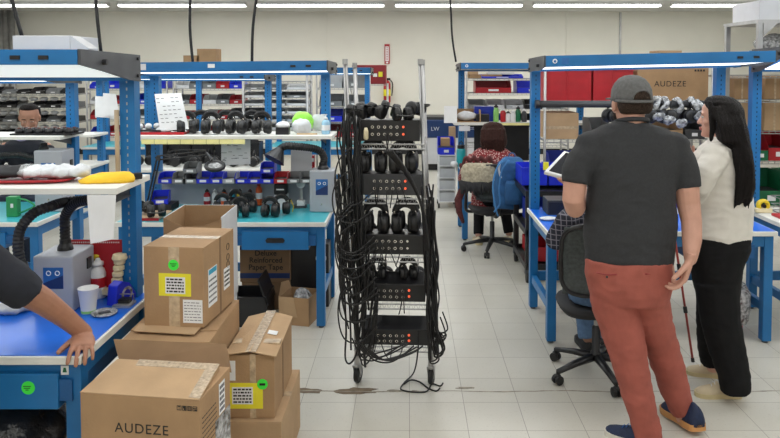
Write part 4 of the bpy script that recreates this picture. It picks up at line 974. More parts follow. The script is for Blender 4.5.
# ---------------------------------------------------------------- wire racks with bins in the rear
def rack(label, x0, x1, y0, y1, levels, top, m='zinc', post_r=.014):
    t = thing('wire_rack', label, 'rack', (x0,y0,0)); w = x1-x0; d = y1-y0
    for x in (0,w):
        for y in (0,d): MB().cyl((x,y,0),(x,y,top),post_r,8).build('post', m, t, smooth=True)
    for z in levels:
        s = MB().bx(0,w,-.006,.006,z-.03,z-.022).bx(0,w,-.006,.006,z-.006,z).bx(0,w,d-.006,d+.006,z-.02,z).bx(-.006,.006,0,d,z-.02,z).bx(w-.006,w+.006,0,d,z-.02,z)
        n = int(w/.05)
        for i in range(1,n): s.bx(w*i/n-.002,w*i/n+.002,0,d,z-.005,z-.001)
        for i in range(int(w/.06)): a = w*(i+.5)/int(w/.06); s.bx(a-.003,a+.003,-.003,.003,z-.024,z-.004)
        s.build('wire_shelf', m, t)
    return t
BB = parts_bin(.26,.36,.15,'blue_plastic','x')
for c_ in BB.children:
    if c_.name.startswith('label_card'):
        for v_ in c_.data.vertices: v_.co.x *= .6; v_.co.z = .03 + (v_.co.z-.03)*.7
BB = BB   # big bin, first one placed below
BBused = [False]
def bigbin(X, Y, Z, m, label, sx=1, sz=1, group=None):
    if not BBused[0]:
        o = BB; BBused[0] = True
        for c in o.children:
            if c.name.startswith('bin_body'): c.data.materials[0] = MATS['blue_plastic']
        assert m == 'blue_plastic'
    else: o = dup(BB, swap={'blue_plastic': m})
    o.location = (X,Y,Z); o.scale = (sx,1,sz); o['label'] = label
    if group: o['group'] = group
    return o
CN = {'blue_plastic':'blue','red_plastic':'red','grey_bin':'grey','clear_bin':'clear','green_plastic':'green','white_plastic':'white','dark_red':'dark red','black_plastic':'black','cardboard':'cardboard brown','deep_blue_plastic':'dark blue'}
rr = random.Random(11)
def fill(rackname, x0, x1, y, levels, pal, n, lo=.10, hi=.17, start=0):
    ln = ['lowest','second','third','fourth','fifth','sixth']
    for li, z in enumerate(levels):
        pl = pal[li % len(pal)]
        for i in range(n):
            m = pl[i % len(pl)]; X = x0+(x1-x0)*(i+.5)/n
            bigbin(X, y, z+.001, m, '%s bin on the %s visible shelf, %s, %s' % (CN[m], ln[li], NTH[i], rackname), (x1-x0)/n/.27, rr.uniform(lo,hi)/.15, 'bins on '+rackname)
LV = [.80,1.06,1.30,1.54]
rack('zinc wire rack of red and blue bins seen above the yellow cloth', -5.0,-3.75, 10.9,11.35, LV, 1.80)
fill('rack above yellow cloth', -4.97,-3.78, 10.93, LV, [['blue_plastic','red_plastic','grey_bin','red_plastic','white_plastic'],['red_plastic','white_plastic','red_plastic','grey_bin','blue_plastic'],['white_plastic','red_plastic','red_plastic','blue_plastic','grey_bin'],['blue_plastic','blue_plastic','grey_bin','white_plastic','blue_plastic']], 5)
rack('zinc wire rack of mixed small bins behind the hanging sheet', -3.65,-2.55, 10.9,11.35, LV+[1.84], 1.841)
fill('rack behind the hanging sheet', -3.62,-2.58, 10.93, LV, [['grey_bin','blue_plastic','red_plastic','grey_bin','white_plastic'],['red_plastic','grey_bin','white_plastic','red_plastic','grey_bin'],['grey_bin','red_plastic','white_plastic','grey_bin','red_plastic'],['white_plastic','grey_bin','grey_bin','red_plastic','blue_plastic']], 5)
LW = [.70,.82,.94,1.06,1.18,1.30,1.42,1.54,1.66]
rack('tall pale rack of closely spaced shelves with flat white trays', -2.45,-1.50, 10.42,10.85, LW, 1.78, 'zinc', .020)
for i, z in enumerate(LW[1:8]):
    for j in range(3):
        m = rr.choice(['white_plastic','white_plastic','clear_bin','grey_bin'])
        bigbin(-2.30+.32*j, 10.44, z+.001, m, '%s flat tray on shelf %s of the pale rack, %s' % (CN[m], ['lowest','second','third','fourth','fifth','sixth','seventh'][i], NTH[j]), 1.15, .5, 'flat trays on the pale rack')
LR = [.78,1.02,1.26,1.55]
rack('wire rack holding grey, blue and red totes left of the cable cart', -1.42,-.62, 10.9,11.4, LR, 1.82, 'zinc')
fill('tote rack left of cable cart', -1.39,-.65, 10.93, LR, [['dark_red','red_plastic'],['blue_plastic','grey_bin'],['grey_bin','grey_bin','clear_bin'][:2],['clear_bin','grey_bin']], 2, .17, .22)
rack('far left wire rack of dark trays topped with white foam', -6.6,-5.15, 10.9,11.35, [.80,1.02,1.24,1.46], 1.75)
fill('far left rack of dark trays', -6.57,-5.2, 10.93, [.80,1.02,1.24,1.46], [['black_plastic','black_plastic','grey_bin'],['black_plastic','grey_bin','black_plastic']], 6, .06,.10)
for i in range(24):
    X = -6.5+1.3*(i % 8)/8+.08; z = [.80,1.02,1.24][i//8]+.10
    MB().ell((X,11.1,z+.03),(.07,.05,.035),seg=10,nr=6).build('foam_part','white_plastic',smooth=True,label='small white foam part on the dark trays at far left',cat='foam',group='white foam parts on the far left dark trays')
# boxes on top
for i, (px, py0, py1, w_, lb) in enumerate(((208.5,49,63,.30,'taller cardboard box standing high behind the teal bench hood'),(193,55.5,63,.24,'low cardboard box left of the taller one, high behind the hood'))):
    X = at(px,py1,11.1).x; z1 = at(px,py0,11.1).z
    t = thing('cardboard_box', lb, 'box', (X,11.0,1.842)); MB().bx(-w_/2,w_/2,0,.3,0,z1-1.842).build('carton','cardboard',t); MB().bx(-w_/2-.001,w_/2+.001,.13,.17,z1-1.842,z1-1.841).build('packing_tape','packing_tape',t)
# grey duct pipes on the wall at far left
for i, (px, r_) in enumerate(((0,.10),(6,.07),(12,.06))):
    X = at(px,30,14.6).x
    MB().cyl((X,14.6,.3),(X,14.6,ZC-.001),r_,14).build('wall_pipe','zinc',smooth=True,label='vertical silver pipe at the far left of rear wall, %s' % NTH[i],cat='pipe')
# dark red cabinet rack, extinguisher and sign near the middle
X0 = at(352,84,12.6).x; X1 = at(386,84,12.6).x; z0 = at(370,84,12.6).z; z1 = at(370,65,12.6).z
t = thing('red_cabinet', 'dark red metal cabinet standing high on a rack behind the cart', 'cabinet', (X0,12.6,z0))
MB().bx(0,X1-X0,0,.5,0,z1-z0).build('cabinet_body','dark_red',t,bevel=.01); MB().bx(.06,X1-X0-.05,-.008,0,.04,z1-z0-.04).build('door','dark_red',t)
MB().bx((X1-X0)*.62,(X1-X0)*.74,-.010,-.008,.13,.19).build('paper_label','paper',t); MB().bx((X1-X0)*.78,(X1-X0)*.90,-.010,-.008,.13,.22).build('warning_label','yellow_label',t)
rack('bare rack holding up the dark red cabinet', X0-.02,X1+.02, 12.58,13.12, [.9,z0-.001], z0-.0005)
t = thing('fire_extinguisher', 'red fire extinguisher hanging on the rear wall below the vertical sign', 'fire extinguisher', (at(387,90,14.85).x,14.87,at(387,103,14.85).z))
MB().lathe([(.06,0),(.075,.02),(.075,.40),(.05,.46),(.02,.48)],(0,0,0),16).build('cylinder','red_plastic',t,smooth=True); MB().bx(-.03,.07,-.02,.02,.48,.53).build('valve','black_plastic',t); MB().lathe([(.0755,.15),(.0765,.16),(.0765,.28),(.0755,.29)],(0,0,0),16).build('label_band','yellow_label',t)
MB().tube(sm([(.06,0,.5),(.12,0,.4),(.10,0,.15)],5),.012,6).build('discharge_hose','black_rubber',t)
Xs_ = at(387,54,14.9).x; z0 = at(387,64,14.9).z; z1 = at(387,44,14.9).z
t = thing('wall_sign', 'narrow vertical white sign with red border high on the rear wall', 'sign', (Xs_,14.96,z0)); hh = z1-z0
MB().bx(-.055,.055,0,.02,0,hh).build('sign_board','red_plastic',t); MB().bx(-.035,.035,-.004,0,.06,hh-.05).build('sign_face','paper',t)
st = MB()
for i in range(8): st.box((0,-.006,.09+i*(hh-.17)/7), (.028,.002,.016)); 
st.build('faded_marks','red_plastic',t); MB().box((0,-.004,.03),(.05,.004,.03)).build('arrow_mark','paper',t)
# navy machine in the distance
Y_ = 12.6; X0 = at(424,128,Y_).x; X1 = at(462,128,Y_).x
t = thing('navy_machine', 'long dark blue cabinet machine on a pale base near the rear wall', 'machine', (X0,Y_,0))
za, zb_, zc_ = at(440,160,Y_).z, at(440,138,Y_).z, at(440,120,Y_).z
MB().bx(0,X1-X0+.5,.02,.7,.12,zb_).build('pale_base','white_card',t); MB().bx(-.05,X1-X0+.5,0,.75,zb_,zc_).build('upper_case','navy_machine',t,bevel=.02)
MB().bx(.02,.3,.1,.6,0,.12).build('foot','black_plastic',t); MB().bx(X1-X0,X1-X0+.4,.1,.6,0,.12).build('foot','black_plastic',t)
MB().bx(-.05,X1-X0+.5,.05,.7,zc_,zc_+.05).build('lid','charcoal_plastic',t)
text_mesh('LW', .10, 'lettering', 'white_card', t, (.20,-.003,(zb_+zc_)/2), (PI/2,0,0))
# small clear drawer trolley with blue bin
X0 = at(438,205,9.3).x; X1 = at(456,205,9.3).x
t = thing('drawer_trolley', 'pale wire trolley on casters with clear drawers left of the seated woman', 'trolley', (X0,9.25,0)); w = X1-X0
for x in (.01,w-.01):
    for y in (.01,.30): 
        MB().cyl((x,y,.06),(x,y,.72),.008,8).build('post','white_plastic',t); MB().lathe([(.03,-.012),(.034,0),(.03,.012)],(x,y,.034),12,(1,0,0)).build('wheel','black_rubber',t)
for z in (.08,.24,.40,.56,.70): MB().bx(0,w,0,.31,z,z+.012).build('tier','white_plastic',t)
for z in (.092,.252,.412,.572): MB().bx(.02,w-.02,.01,.29,z,z+.115).build('drawer','clear_bin',t)
bigbin(X0+w*.45, 9.27, .713, 'blue_plastic', 'blue bin on top of the pale drawer trolley', .85, 1.4)
t = thing('cardboard_box', 'small cardboard box sitting on the blue bin of the drawer trolley', 'box', (at(445.5,146,9.3).x,9.30,at(445.5,146,9.3).z)); MB().bx(-.06,.06,0,.15,0,.10).build('carton','cardboard',t)
solo(MB().bx(at(449,150,9.65).x,at(455.5,150,9.65).x,9.64,9.74,0,1.05), 'cardboard_tube_box', 'cardboard_pale', 'narrow tan box standing behind the drawer trolley', 'box')
# ---------------------------------------------------------------- shelf over the seated woman
zs = 1.2555
def s_(px, Y=7.95): return at(px,123,Y).x
solo(MB().quad(at(457,123,7.78),at(444,123,7.80),at(444,106,7.80),at(457,106,7.80),th=.001), 'paper_sheet', 'paper', 'white sheet taped at the left end of the shelf over the seated woman', 'paper')
X = s_(461); solo(MB().bx(X-.08,X-.07,7.9,8.15,zs,zs+.16).bx(X-.08,X+.22,8.14,8.15,zs,zs+.14).bx(X+.21,X+.22,7.9,8.15,zs,zs+.14).bx(X-.08,X+.22,7.9,8.15,zs,zs+.005), 'open_carton', 'cardboard', 'small open carton at left end of shelf over the seated woman', 'box')
solo(MB().ell((X+.07,8.0,zs+.065),(.11,.07,.05),seg=16,nr=10), 'white_bundle', 'white_bag', 'white bundle inside the small open carton', 'bag', smooth=True, disp=(.015,(20,20,20)))
X = s_(484); t = thing('storage_bin', 'dark blue bin with black case in front over the seated woman', 'bin', (X,8.0,zs)); MB().bx(-.10,.12,.03,.15,0,.17).build('bin_body','deep_blue_plastic',t); MB().bx(-.09,.06,-.06,.02,0,.09).build('case','black_plastic',t,bevel=.01)
for i,(px,h,m,cn) in enumerate(((496,.20,'green_cup','pale green'),(503,.16,'red_plastic','red'),(508,.12,'white_plastic','short white'),(513,.13,'white_plastic','white round'),(518,.18,'green_plastic','dark green'),(524,.15,'charcoal_plastic','dark grey'))):
    bottle('%s bottle on the shelf over the seated woman' % cn, (s_(px,7.98), 7.98, zs), .032, h, m, 'white_plastic' if i % 2 else 'black_plastic', .5)
solo(MB().quad(at(470,131,7.82),at(459,131,7.82),at(459,126,7.82),at(470,126,7.82),th=.001),'shelf_card','white_card','pale blue card hanging under shelf left of the dark haired woman','paper')
solo(MB().box((s_(514,7.83),7.825,zs-.015),(.38,.002,.026)),'label_strip','yellow_strip','yellow strip along the right part of shelf over the seated woman','label strip')
solo(MB().bx(s_(474,8.25),s_(529,8.25),8.235,8.243,.7805,1.20),'dark_board','black_matte','black board standing at the back of the seated woman\'s bench','board')
c = at(461,159,7.72); t = thing('water_bottle','teal water bottle on the seated woman\'s bench beside the blue upright','bottle',(c.x,7.72,.7805))
MB().lathe([(.045,0),(.05,.01),(.05,.18),(.04,.20)],(0,0,0),18).build('bottle_body','teal_bottle',t,smooth=True); MB().lathe([(.042,.20),(.042,.235),(.02,.24)],(0,0,0),14).build('lid','black_plastic',t); MB().torus((.0,0,.25),.022,.005,(0,1,0),14,6).build('carry_loop','black_plastic',t)
solo(MB().ell((at(450,158,7.75).x+.04,7.68,.812),(.04,.04,.028),seg=12,nr=8),'crumpled_cloth','white_bag','crumpled white cloth at the left edge of the seated woman\'s bench','cloth',smooth=True,disp=(.01,(30,30,30)))
# racks behind the seated woman
LS = [1.30,1.52,1.72]
rack('zinc rack with red and blue bins above the seated woman', .80,2.2, 9.6,10.05, [.8,1.05]+LS, 1.86)
for (x0_, x1_, z_, m, cn) in ((.93,1.42,1.521,'red_plastic','translucent red'),(1.50,1.95,1.521,'blue_plastic','wide blue')):
    bigbin((x0_+x1_)/2, 9.63, z_, m, '%s bin on the rack above the seated woman' % cn, (x1_-x0_)/.26, 1.1)
for i in range(5): bigbin(.95+.26*i, 9.63, 1.301, ['grey_bin','white_plastic','clear_bin','black_plastic','grey_bin'][i], '%s bin on the middle shelf behind the seated woman, %s' % (['grey','white','clear','black','grey'][i], NTH[i]), .9, .8)
for i in range(5): bigbin(.95+.26*i, 9.63, 1.051, ['black_plastic','blue_plastic','black_plastic','black_plastic','deep_blue_plastic'][i], '%s bin low on rack behind the seated woman, %s' % (['black','blue','black','black','dark blue'][i], NTH[i]), .95, 1.1)
t = thing('cardboard_box','flat boxes piled on top of the rack above the seated woman','box',(.85,9.7,1.722)); MB().bx(0,.45,0,.35,0,.05).build('carton','cardboard',t); MB().bx(.25,.62,.0,.3,.052,.085).build('carton','white_card',t); MB().bx(-.02,.12,0,.3,-.002+.054,.12).build('carton','cardboard_pale',t)
bigbin(1.0+.3, 9.65, 1.723, 'blue_plastic','shallow blue tray at the top of the rack above the seated woman', 2.2, .35)
# ---------------------------------------------------------------- racks behind the right bench
Yr = 6.95
rack('zinc wire rack with big red bins behind the man in grey cap', 1.36,3.02, Yr,Yr+.48, [.20,.78,1.16,1.52], 1.90)
rz_ = 1.5215
def crate(label, x0, x1, y0, y1, z0, z1, m, cat='bin', rim=True):
    t = thing('storage_bin', label, cat, (x0,y0,z0)); w, d, h = x1-x0, y1-y0, z1-z0; q = .006; b = MB()
    b.bx(0,w,0,q,0,h).bx(0,w,d-q,d,0,h).bx(0,q,q,d-q,0,h).bx(w-q,w,q,d-q,0,h).bx(q,w-q,q,d-q,0,q); b.build('bin_body', m, t, bevel=.003)
    if rim:
        MB().bx(-.008,w+.008,-.010,0,h-.025,h).build('rim', m, t); MB().bx(w*.48,w*.50,-.006,0,0,h-.03).build('rib', m, t)
    return t
crate('large red bin on the rack behind the man\'s cap, left of the seam', at(545,100,Yr).x,at(592,100,Yr).x,Yr+.03,Yr+.42,rz_,1.872,'red_plastic')
crate('large red bin between the first red bin and the cardboard box', at(594,100,Yr).x,at(634,100,Yr).x,Yr+.03,Yr+.42,rz_,1.872,'red_plastic')
x0_, x1_ = at(638,100,Yr).x, at(709,100,Yr).x
t = thing('cardboard_box','large cardboard box with printed capitals on the rack above the woman','box',(x0_,Yr+.02,rz_)); w = x1_-x0_
MB().bx(0,w,0,.42,0,.35).build('carton','cardboard',t,bevel=.003); text_mesh('AUDEZE',.078,'printed_lettering','ink',t,(w*.46,-.001,.19),(PI/2,0,0),1.12)
for i in range(4): MB().bx(w*.80+.028*i,w*.80+.028*i+.02,-.001,0,.315,.335).build('printed_icon','ink',t)
MB().bx(-.001,w+.001,.19,.23,.35,.351).build('packing_tape','packing_tape',t)
t = thing('flat_cardboard','flattened cardboard sheets lying on top of the rack boxes','cardboard',(at(640,48,Yr+.2).x,Yr+.1,1.874))
for i in range(7): MB().box((.28+.03*(i%3),.16,.006+.026*i),(.60-.06*i,.28,.022),.05*(i%3)-.05).build('sheet','cardboard' if i % 2 else 'cardboard_pale',t)
x0_, x1_ = at(543,137,Yr).x, at(581,137,Yr).x
t = thing('cardboard_box','plain cardboard box on the rack left of the man\'s head','box',(x0_+.03,Yr+.02,1.162)); x1_ -= .05; MB().bx(0,x1_-x0_,0,.40,0,.26).build('carton','cardboard_pale',t,bevel=.003); MB().bx(-.001,x1_-x0_+.001,-.001,0,.10,.13).build('packing_tape','packing_tape',t)
for i,(a,b,m,cn) in enumerate(((592,612,'grey_bin','grey'),(650,684,'cardboard','brown'),(686,706,'charcoal_plastic','dark'))):
    x0_ = at(a,137,Yr).x; x1_ = at(b,137,Yr).x
    bigbin((x0_+x1_)/2, Yr+.03, 1.162, m, '%s bin on the middle rack shelf behind the standing people' % cn, (x1_-x0_)/.26, 1.3)
for i in range(4):
    x0_ = 1.48+.36*i; bigbin(x0_+.1, Yr+.03, .782, ['deep_blue_plastic','green_plastic','charcoal_plastic','green_plastic'][i], '%s bin low on the rack behind the standing people, %s' % (['dark blue','green','dark grey','green'][i], NTH[i]), 1.2, 1.5)
# rack further right behind the woman
Yq = 6.9
rack('tall rack of cardboard boxes behind the woman in the cream top', 3.10,4.65, Yq,Yq+.5, [.5,.95,1.25,1.56,1.80], 1.92)
def box2(lb, a, b, pz, z1, m='cardboard', Y=Yq): 
    x0_ = at(a,100,Y).x; x1_ = at(b,100,Y).x; t = thing('cardboard_box', lb, 'box', (x0_,Y+.02,pz)); MB().bx(0,x1_-x0_,0,.4,0,z1-pz).build('carton',m,t,bevel=.003); MB().bx((x1_-x0_)*.45,(x1_-x0_)*.55,-.001,0,0,z1-pz).build('front_tape','packing_tape',t); return t
box2('cardboard box high between the two right hand uprights', 735,751,1.562,1.78); box2('cardboard box on the second level between the right uprights', 733,752,1.252,1.53,'cardboard_pale')
box2('cardboard box on the upper shelf at the right picture edge', 766,786,1.562,1.79); box2('cardboard box on the second shelf at the right picture edge', 766,786,1.252,1.53,'cardboard_pale')
box2('cardboard box low between woman\'s hair and the blue upright', 728,752,.952,1.22)
bigbin(at(775,140,Yq).x+.06,Yq+.03,.951,'red_plastic','red bin stack piece at the right picture edge beside green bins',.85,1.9)
bigbin(at(766,140,Yq).x-.02,Yq+.03,.951,'green_plastic','upper green bin at the right picture edge',.5,1.5)
for i in range(3): bigbin(3.3+.32*i,Yq+.03,.501,'green_plastic','green bin low on the right rack, %s' % NTH[i],1.1,2.2)
# aluminium frame rack with white boxes at the upper right
t = thing('slotted_rack','grey slotted metal rack with white boxes at the upper right corner','rack',(3.0,6.0,0)); w = 1.9; zT = 2.285
for x in (0,w):
    for y in (0,.6): MB().bx(x-.02,x+.02,y-.02,y+.02,0,zT).build('post','zinc',t)
MB().bx(-.03,w+.03,-.025,.62,zT-.03,zT).build('top_shelf','zinc',t); MB().bx(-.03,w+.03,-.025,.62,zT-.36,zT-.34).build('wire_shelf','chrome',t)
for i in range(2):
    MB().prism([(.02,zT-.14),(.02,zT-.03),(.14,zT-.03)] if i == 0 else [(w-.02,zT-.14),(w-.14,zT-.03),(w-.02,zT-.03)], -.03,-.024).build('gusset','zinc',t)
X = 3.02
t = thing('white_box','wide white box on top of the slotted metal rack','box',(X,6.05,zT+.001)); MB().bx(0,1.0,0,.5,0,.17).build('box_body','white_card',t,bevel=.004); 
t = thing('white_box','smaller white box stacked over the wide white box','box',(X+.32,6.07,zT+.173)); MB().bx(0,.7,0,.45,0,.15).build('box_body','white_card',t,bevel=.004)
solo(MB().ell((at(768,37,6.3).x+.12,6.30,zT-.20),(.24,.16,.085),seg=22,nr=14),'wrapped_bundle','clear_film','plastic wrapped bundle under the slotted rack top','bag',smooth=True,disp=(.03,(9,9,9)))
# ---------------------------------------------------------------- black utility cart with blue and red bins
t = thing('utility_cart','black plastic utility cart left of the blue bench, loaded with bins','cart',(1.02,6.02,0)); w, d = .50, .72
for z in (.12,.42,.76): 
    MB().bx(0,w,0,d,z,z+.02).bx(0,w,0,.02,z+.02,z+.05).bx(0,.02,.02,d-.02,z+.02,z+.05).bx(w-.02,w,.02,d-.02,z+.02,z+.05).bx(0,w,d-.02,d,z+.02,z+.05).build('tier','black_plastic',t)
for x in (.0,w-.05):
    for y in (0,d-.05):
        MB().bx(x,x+.05,y,y+.05,.14,.76).build('post','black_plastic',t,bevel=.01)
        MB().lathe([(.02,-.018),(.05,-.014),(.052,0),(.05,.014),(.02,.018)],(x+.025,y+.025,.052),16,(1,0,0)).build('wheel','black_rubber',t); MB().box((x+.025,y+.025,.10),(.05,.05,.04)).build('caster_fork','grey_steel',t)
crate('large blue bin on top of the black utility cart, left', 1.03,1.26,6.30,6.68,.812,.975,'blue_plastic'); crate('large blue bin on top of the black utility cart, right', 1.275,1.50,6.30,6.68,.812,.975,'blue_plastic')
crate('blue bin on the middle tier of the black utility cart', 1.085,1.44,6.10,6.60,.472,.66,'deep_blue_plastic'); crate('red bin on the bottom tier of the black utility cart', 1.085,1.44,6.10,6.60,.172,.30,'red_plastic')
t = thing('black_case','black rectangular case at the far left corner of blue topped bench','case',(1.04,5.18,.7808)); MB().bx(0,.34,0,.20,0,.11).build('case_body','charcoal_plastic',t,bevel=.004); MB().bx(.01,.33,-.002,0,.012,.095).build('dark_face','black_plastic',t)
solo(MB().ell((at(549,213,5.0).x,5.02,.792),(.065,.045,.010),seg=18,nr=8),'folded_film','white_bag','flat white plastic film on the left end of the blue bench','bag',smooth=True,disp=(.008,(30,30,30)))
# things on the right bench
t = thing('spray_bottle','blue bottle on the bench between the man and the woman','bottle',(at(676,205,5.0).x,5.05,.7805)); MB().lathe([(.03,0),(.034,.01),(.034,.12),(.014,.15)],(0,0,0),16).build('bottle_body','blue_plastic',t,smooth=True); MB().lathe([(.016,.15),(.016,.18),(.006,.20)],(0,0,0),10).build('cap','white_plastic',t)
MB().lathe([(.0345,.04),(.0352,.042),(.0352,.085),(.0345,.087)],(0,0,0),16).build('label_band','paper',t)
zr2 = .7805
c = at(759,204,5.27)
t = thing('tape_gun','yellow tape gun with wheel on the right bench','tape gun',(c.x+.03,5.27,zr2)); MB().torus((0,0,.055),.035,.016,(0,1,0),20,8,flat=1.5).build('tape_roll','yellow_plastic',t,smooth=True); MB().box((.0,0,.02),(.13,.05,.035)).build('body','cream',t,bevel=.008); MB().cyl((0,-.028,.055),(0,.028,.055),.014,12).build('hub','black_plastic',t)
t = thing('wire_basket','chrome wire basket of clear parts on the bench at the right edge','basket',(2.78,5.20,zr2)); b = MB()
for z in (.01,.06,.12): b.tube([(0,0,z),(.34,0,z),(.34,.13,z),(0,.13,z),(0,0,z)],.004,6)
for i in range(12): b.tube([(.34*i/11,0,.01),(.34*i/11,0,.12)],.0025,5)
b.build('wire_frame','chrome',t); MB().ell((.17,.065,.065),(.13,.045,.05),seg=16,nr=10).build('clear_parts','clear_film',t,smooth=True,disp=(.02,(20,20,20)))
t = thing('red_tray','red tray with dark tools at the lower right bench edge','tray',(2.70,4.95,zr2)); MB().bx(0,.35,0,.22,0,.02).build('tray_body','red_plastic',t,bevel=.004); MB().tube([(.05,.05,.03),(.28,.15,.035)],.010,8).build('tool','black_plastic',t); MB().tube([(.05,.15,.03),(.25,.06,.035)],.008,8).build('tool','zinc',t)
# tube rail across the right bench hood with wrapped headphones
za = at(600,104,5.35).z
t = thing('tube_rail','long dark grey tube rail across the blue bench behind the man\'s head','rail',(1.00,5.335,za)); MB().cyl((0,0,0),(1.27,0,0),.027,16).build('tube','charcoal_plastic',t,smooth=True)
MB().cyl((-.03,0,0),(0,0,0),.034,14).build('end_cap','black_plastic',t); MB().cyl((1.27,0,0),(1.30,0,0),.034,14).build('end_cap','black_plastic',t)
solo(MB().bx(1.03,1.07,5.30,5.32,1.10,1.16),'yellow_tag','yellow_label','small yellow tag hanging on the left upright of the blue bench','tag')
for i,(px,rz) in enumerate(((612,.4),(657,.5),(672,-.6),(686,.3),(697,.9),(650,-.3))):
    X = at(px,104,5.35).x
    o = dup(HP,(X,5.335,za+.030-.176),(0,0,PI/2+rz),'black headphones hanging from the tube rail, %s' % ['behind the man\'s cap','second from left','third from left','second from right','rightmost by the woman\'s face','leftmost right of the cap'][i],'headphones hanging on the tube rail')
for i,px in enumerate((656,663,679,694,701)):
    X = at(px,118,5.3).x; z = za
    solo(MB().torus((X,5.335,z-.006*i%3),.045+.006*(i%2),.018,(1,.2,.35*(i-2)),24,8).ell((X+.03*(i%2),5.25,z-.09-.025*(i%3)),(.045,.018,.035),seg=18,nr=12,rx=.4),'wrapping_film','clear_film','crinkled clear film bag over the hanging headphones, %s' % NTH[i],'bag',smooth=True,disp=(.022,(30,30,30)),group='film bags on the tube rail')
solo(MB().quad(at(678,152,5.32),at(651,152,5.32),at(651,142,5.32),at(678,142,5.32),th=.002),'card_strip','cardboard_in','brown strip below the hanging headphones','strip')
# bin with clear liner under the right bench
c = onz(742,318,0)
t = thing('waste_bin','red waste bin with clear liner bag under the right bench','waste bin',(2.305,4.98,0)); MB().loft([(0,0,.0,.085,.10),(0,0,.30,.105,.14),(0,0,.31,.108,.146),(0,0,.312,.10,.13),(0,0,.02,.08,.10)],24,p=3).build('bin_body','red_plastic',t)
MB().loft([(-.02,-.03,.10,.12,.16),(-.02,-.03,.19,.125,.185),(-.02,-.03,.30,.125,.185),(-.01,0,.345,.10,.15)],28,p=2.5).build('liner_bag','clear_film',t,smooth=True,disp=(.02,(14,14,14)))
# red pole leaning between the people
a = onz(693,362,0)
t = thing('red_pole','thin red pole with black clips leaning between the two standing people','pole',(a.x,a.y,0))
b = at(668,192,4.62)-a; 
MB().tube([(0,0,.0),tuple(b)],.0075,8).build('pole','red_pole',t,smooth=True)
for f in (.30,.55): 
    c = b*f; MB().tube([c-b.normalized()*.02,c+b.normalized()*.02],.013,10).build('clip','black_plastic',t)
MB().tube([(0,0,0),tuple(b.normalized()*.025)],.011,8).build('tip','black_rubber',t)
# piles of headphones and bags on the bench rows behind the teal bench
for i in range(13):
    dup(HP, (-3.0+.108*i, 7.72+.07*(i%2)*2, .7825), PI/2+random.uniform(-.2,.2), 'black headphones in the long row on the bench behind the teal bench', 'headphones on the second bench row')
for i in range(5):  # black crates added to darken the too bright stretch behind the teal bench
    crate('black crate added to darken the bench behind the teal bench, %s' % NTH[i], -2.98+.262*i, -2.74+.262*i, 7.93, 8.16, .7815, 1.02+.04*(i%2), 'black_plastic', 'crate')
    solo(MB().ell((-2.86+.262*i,8.04,1.0+.04*(i%2)),(.10,.08,.12),seg=16,nr=10),'plastic_bag',['clear_film','white_bag','black_matte','clear_film','black_matte'][i],'%s bag bulging from a crate behind the teal bench, %s'%(['clear','white','black','clear','black'][i],NTH[i]),'bag',smooth=True,disp=(.03,(18,18,18)))
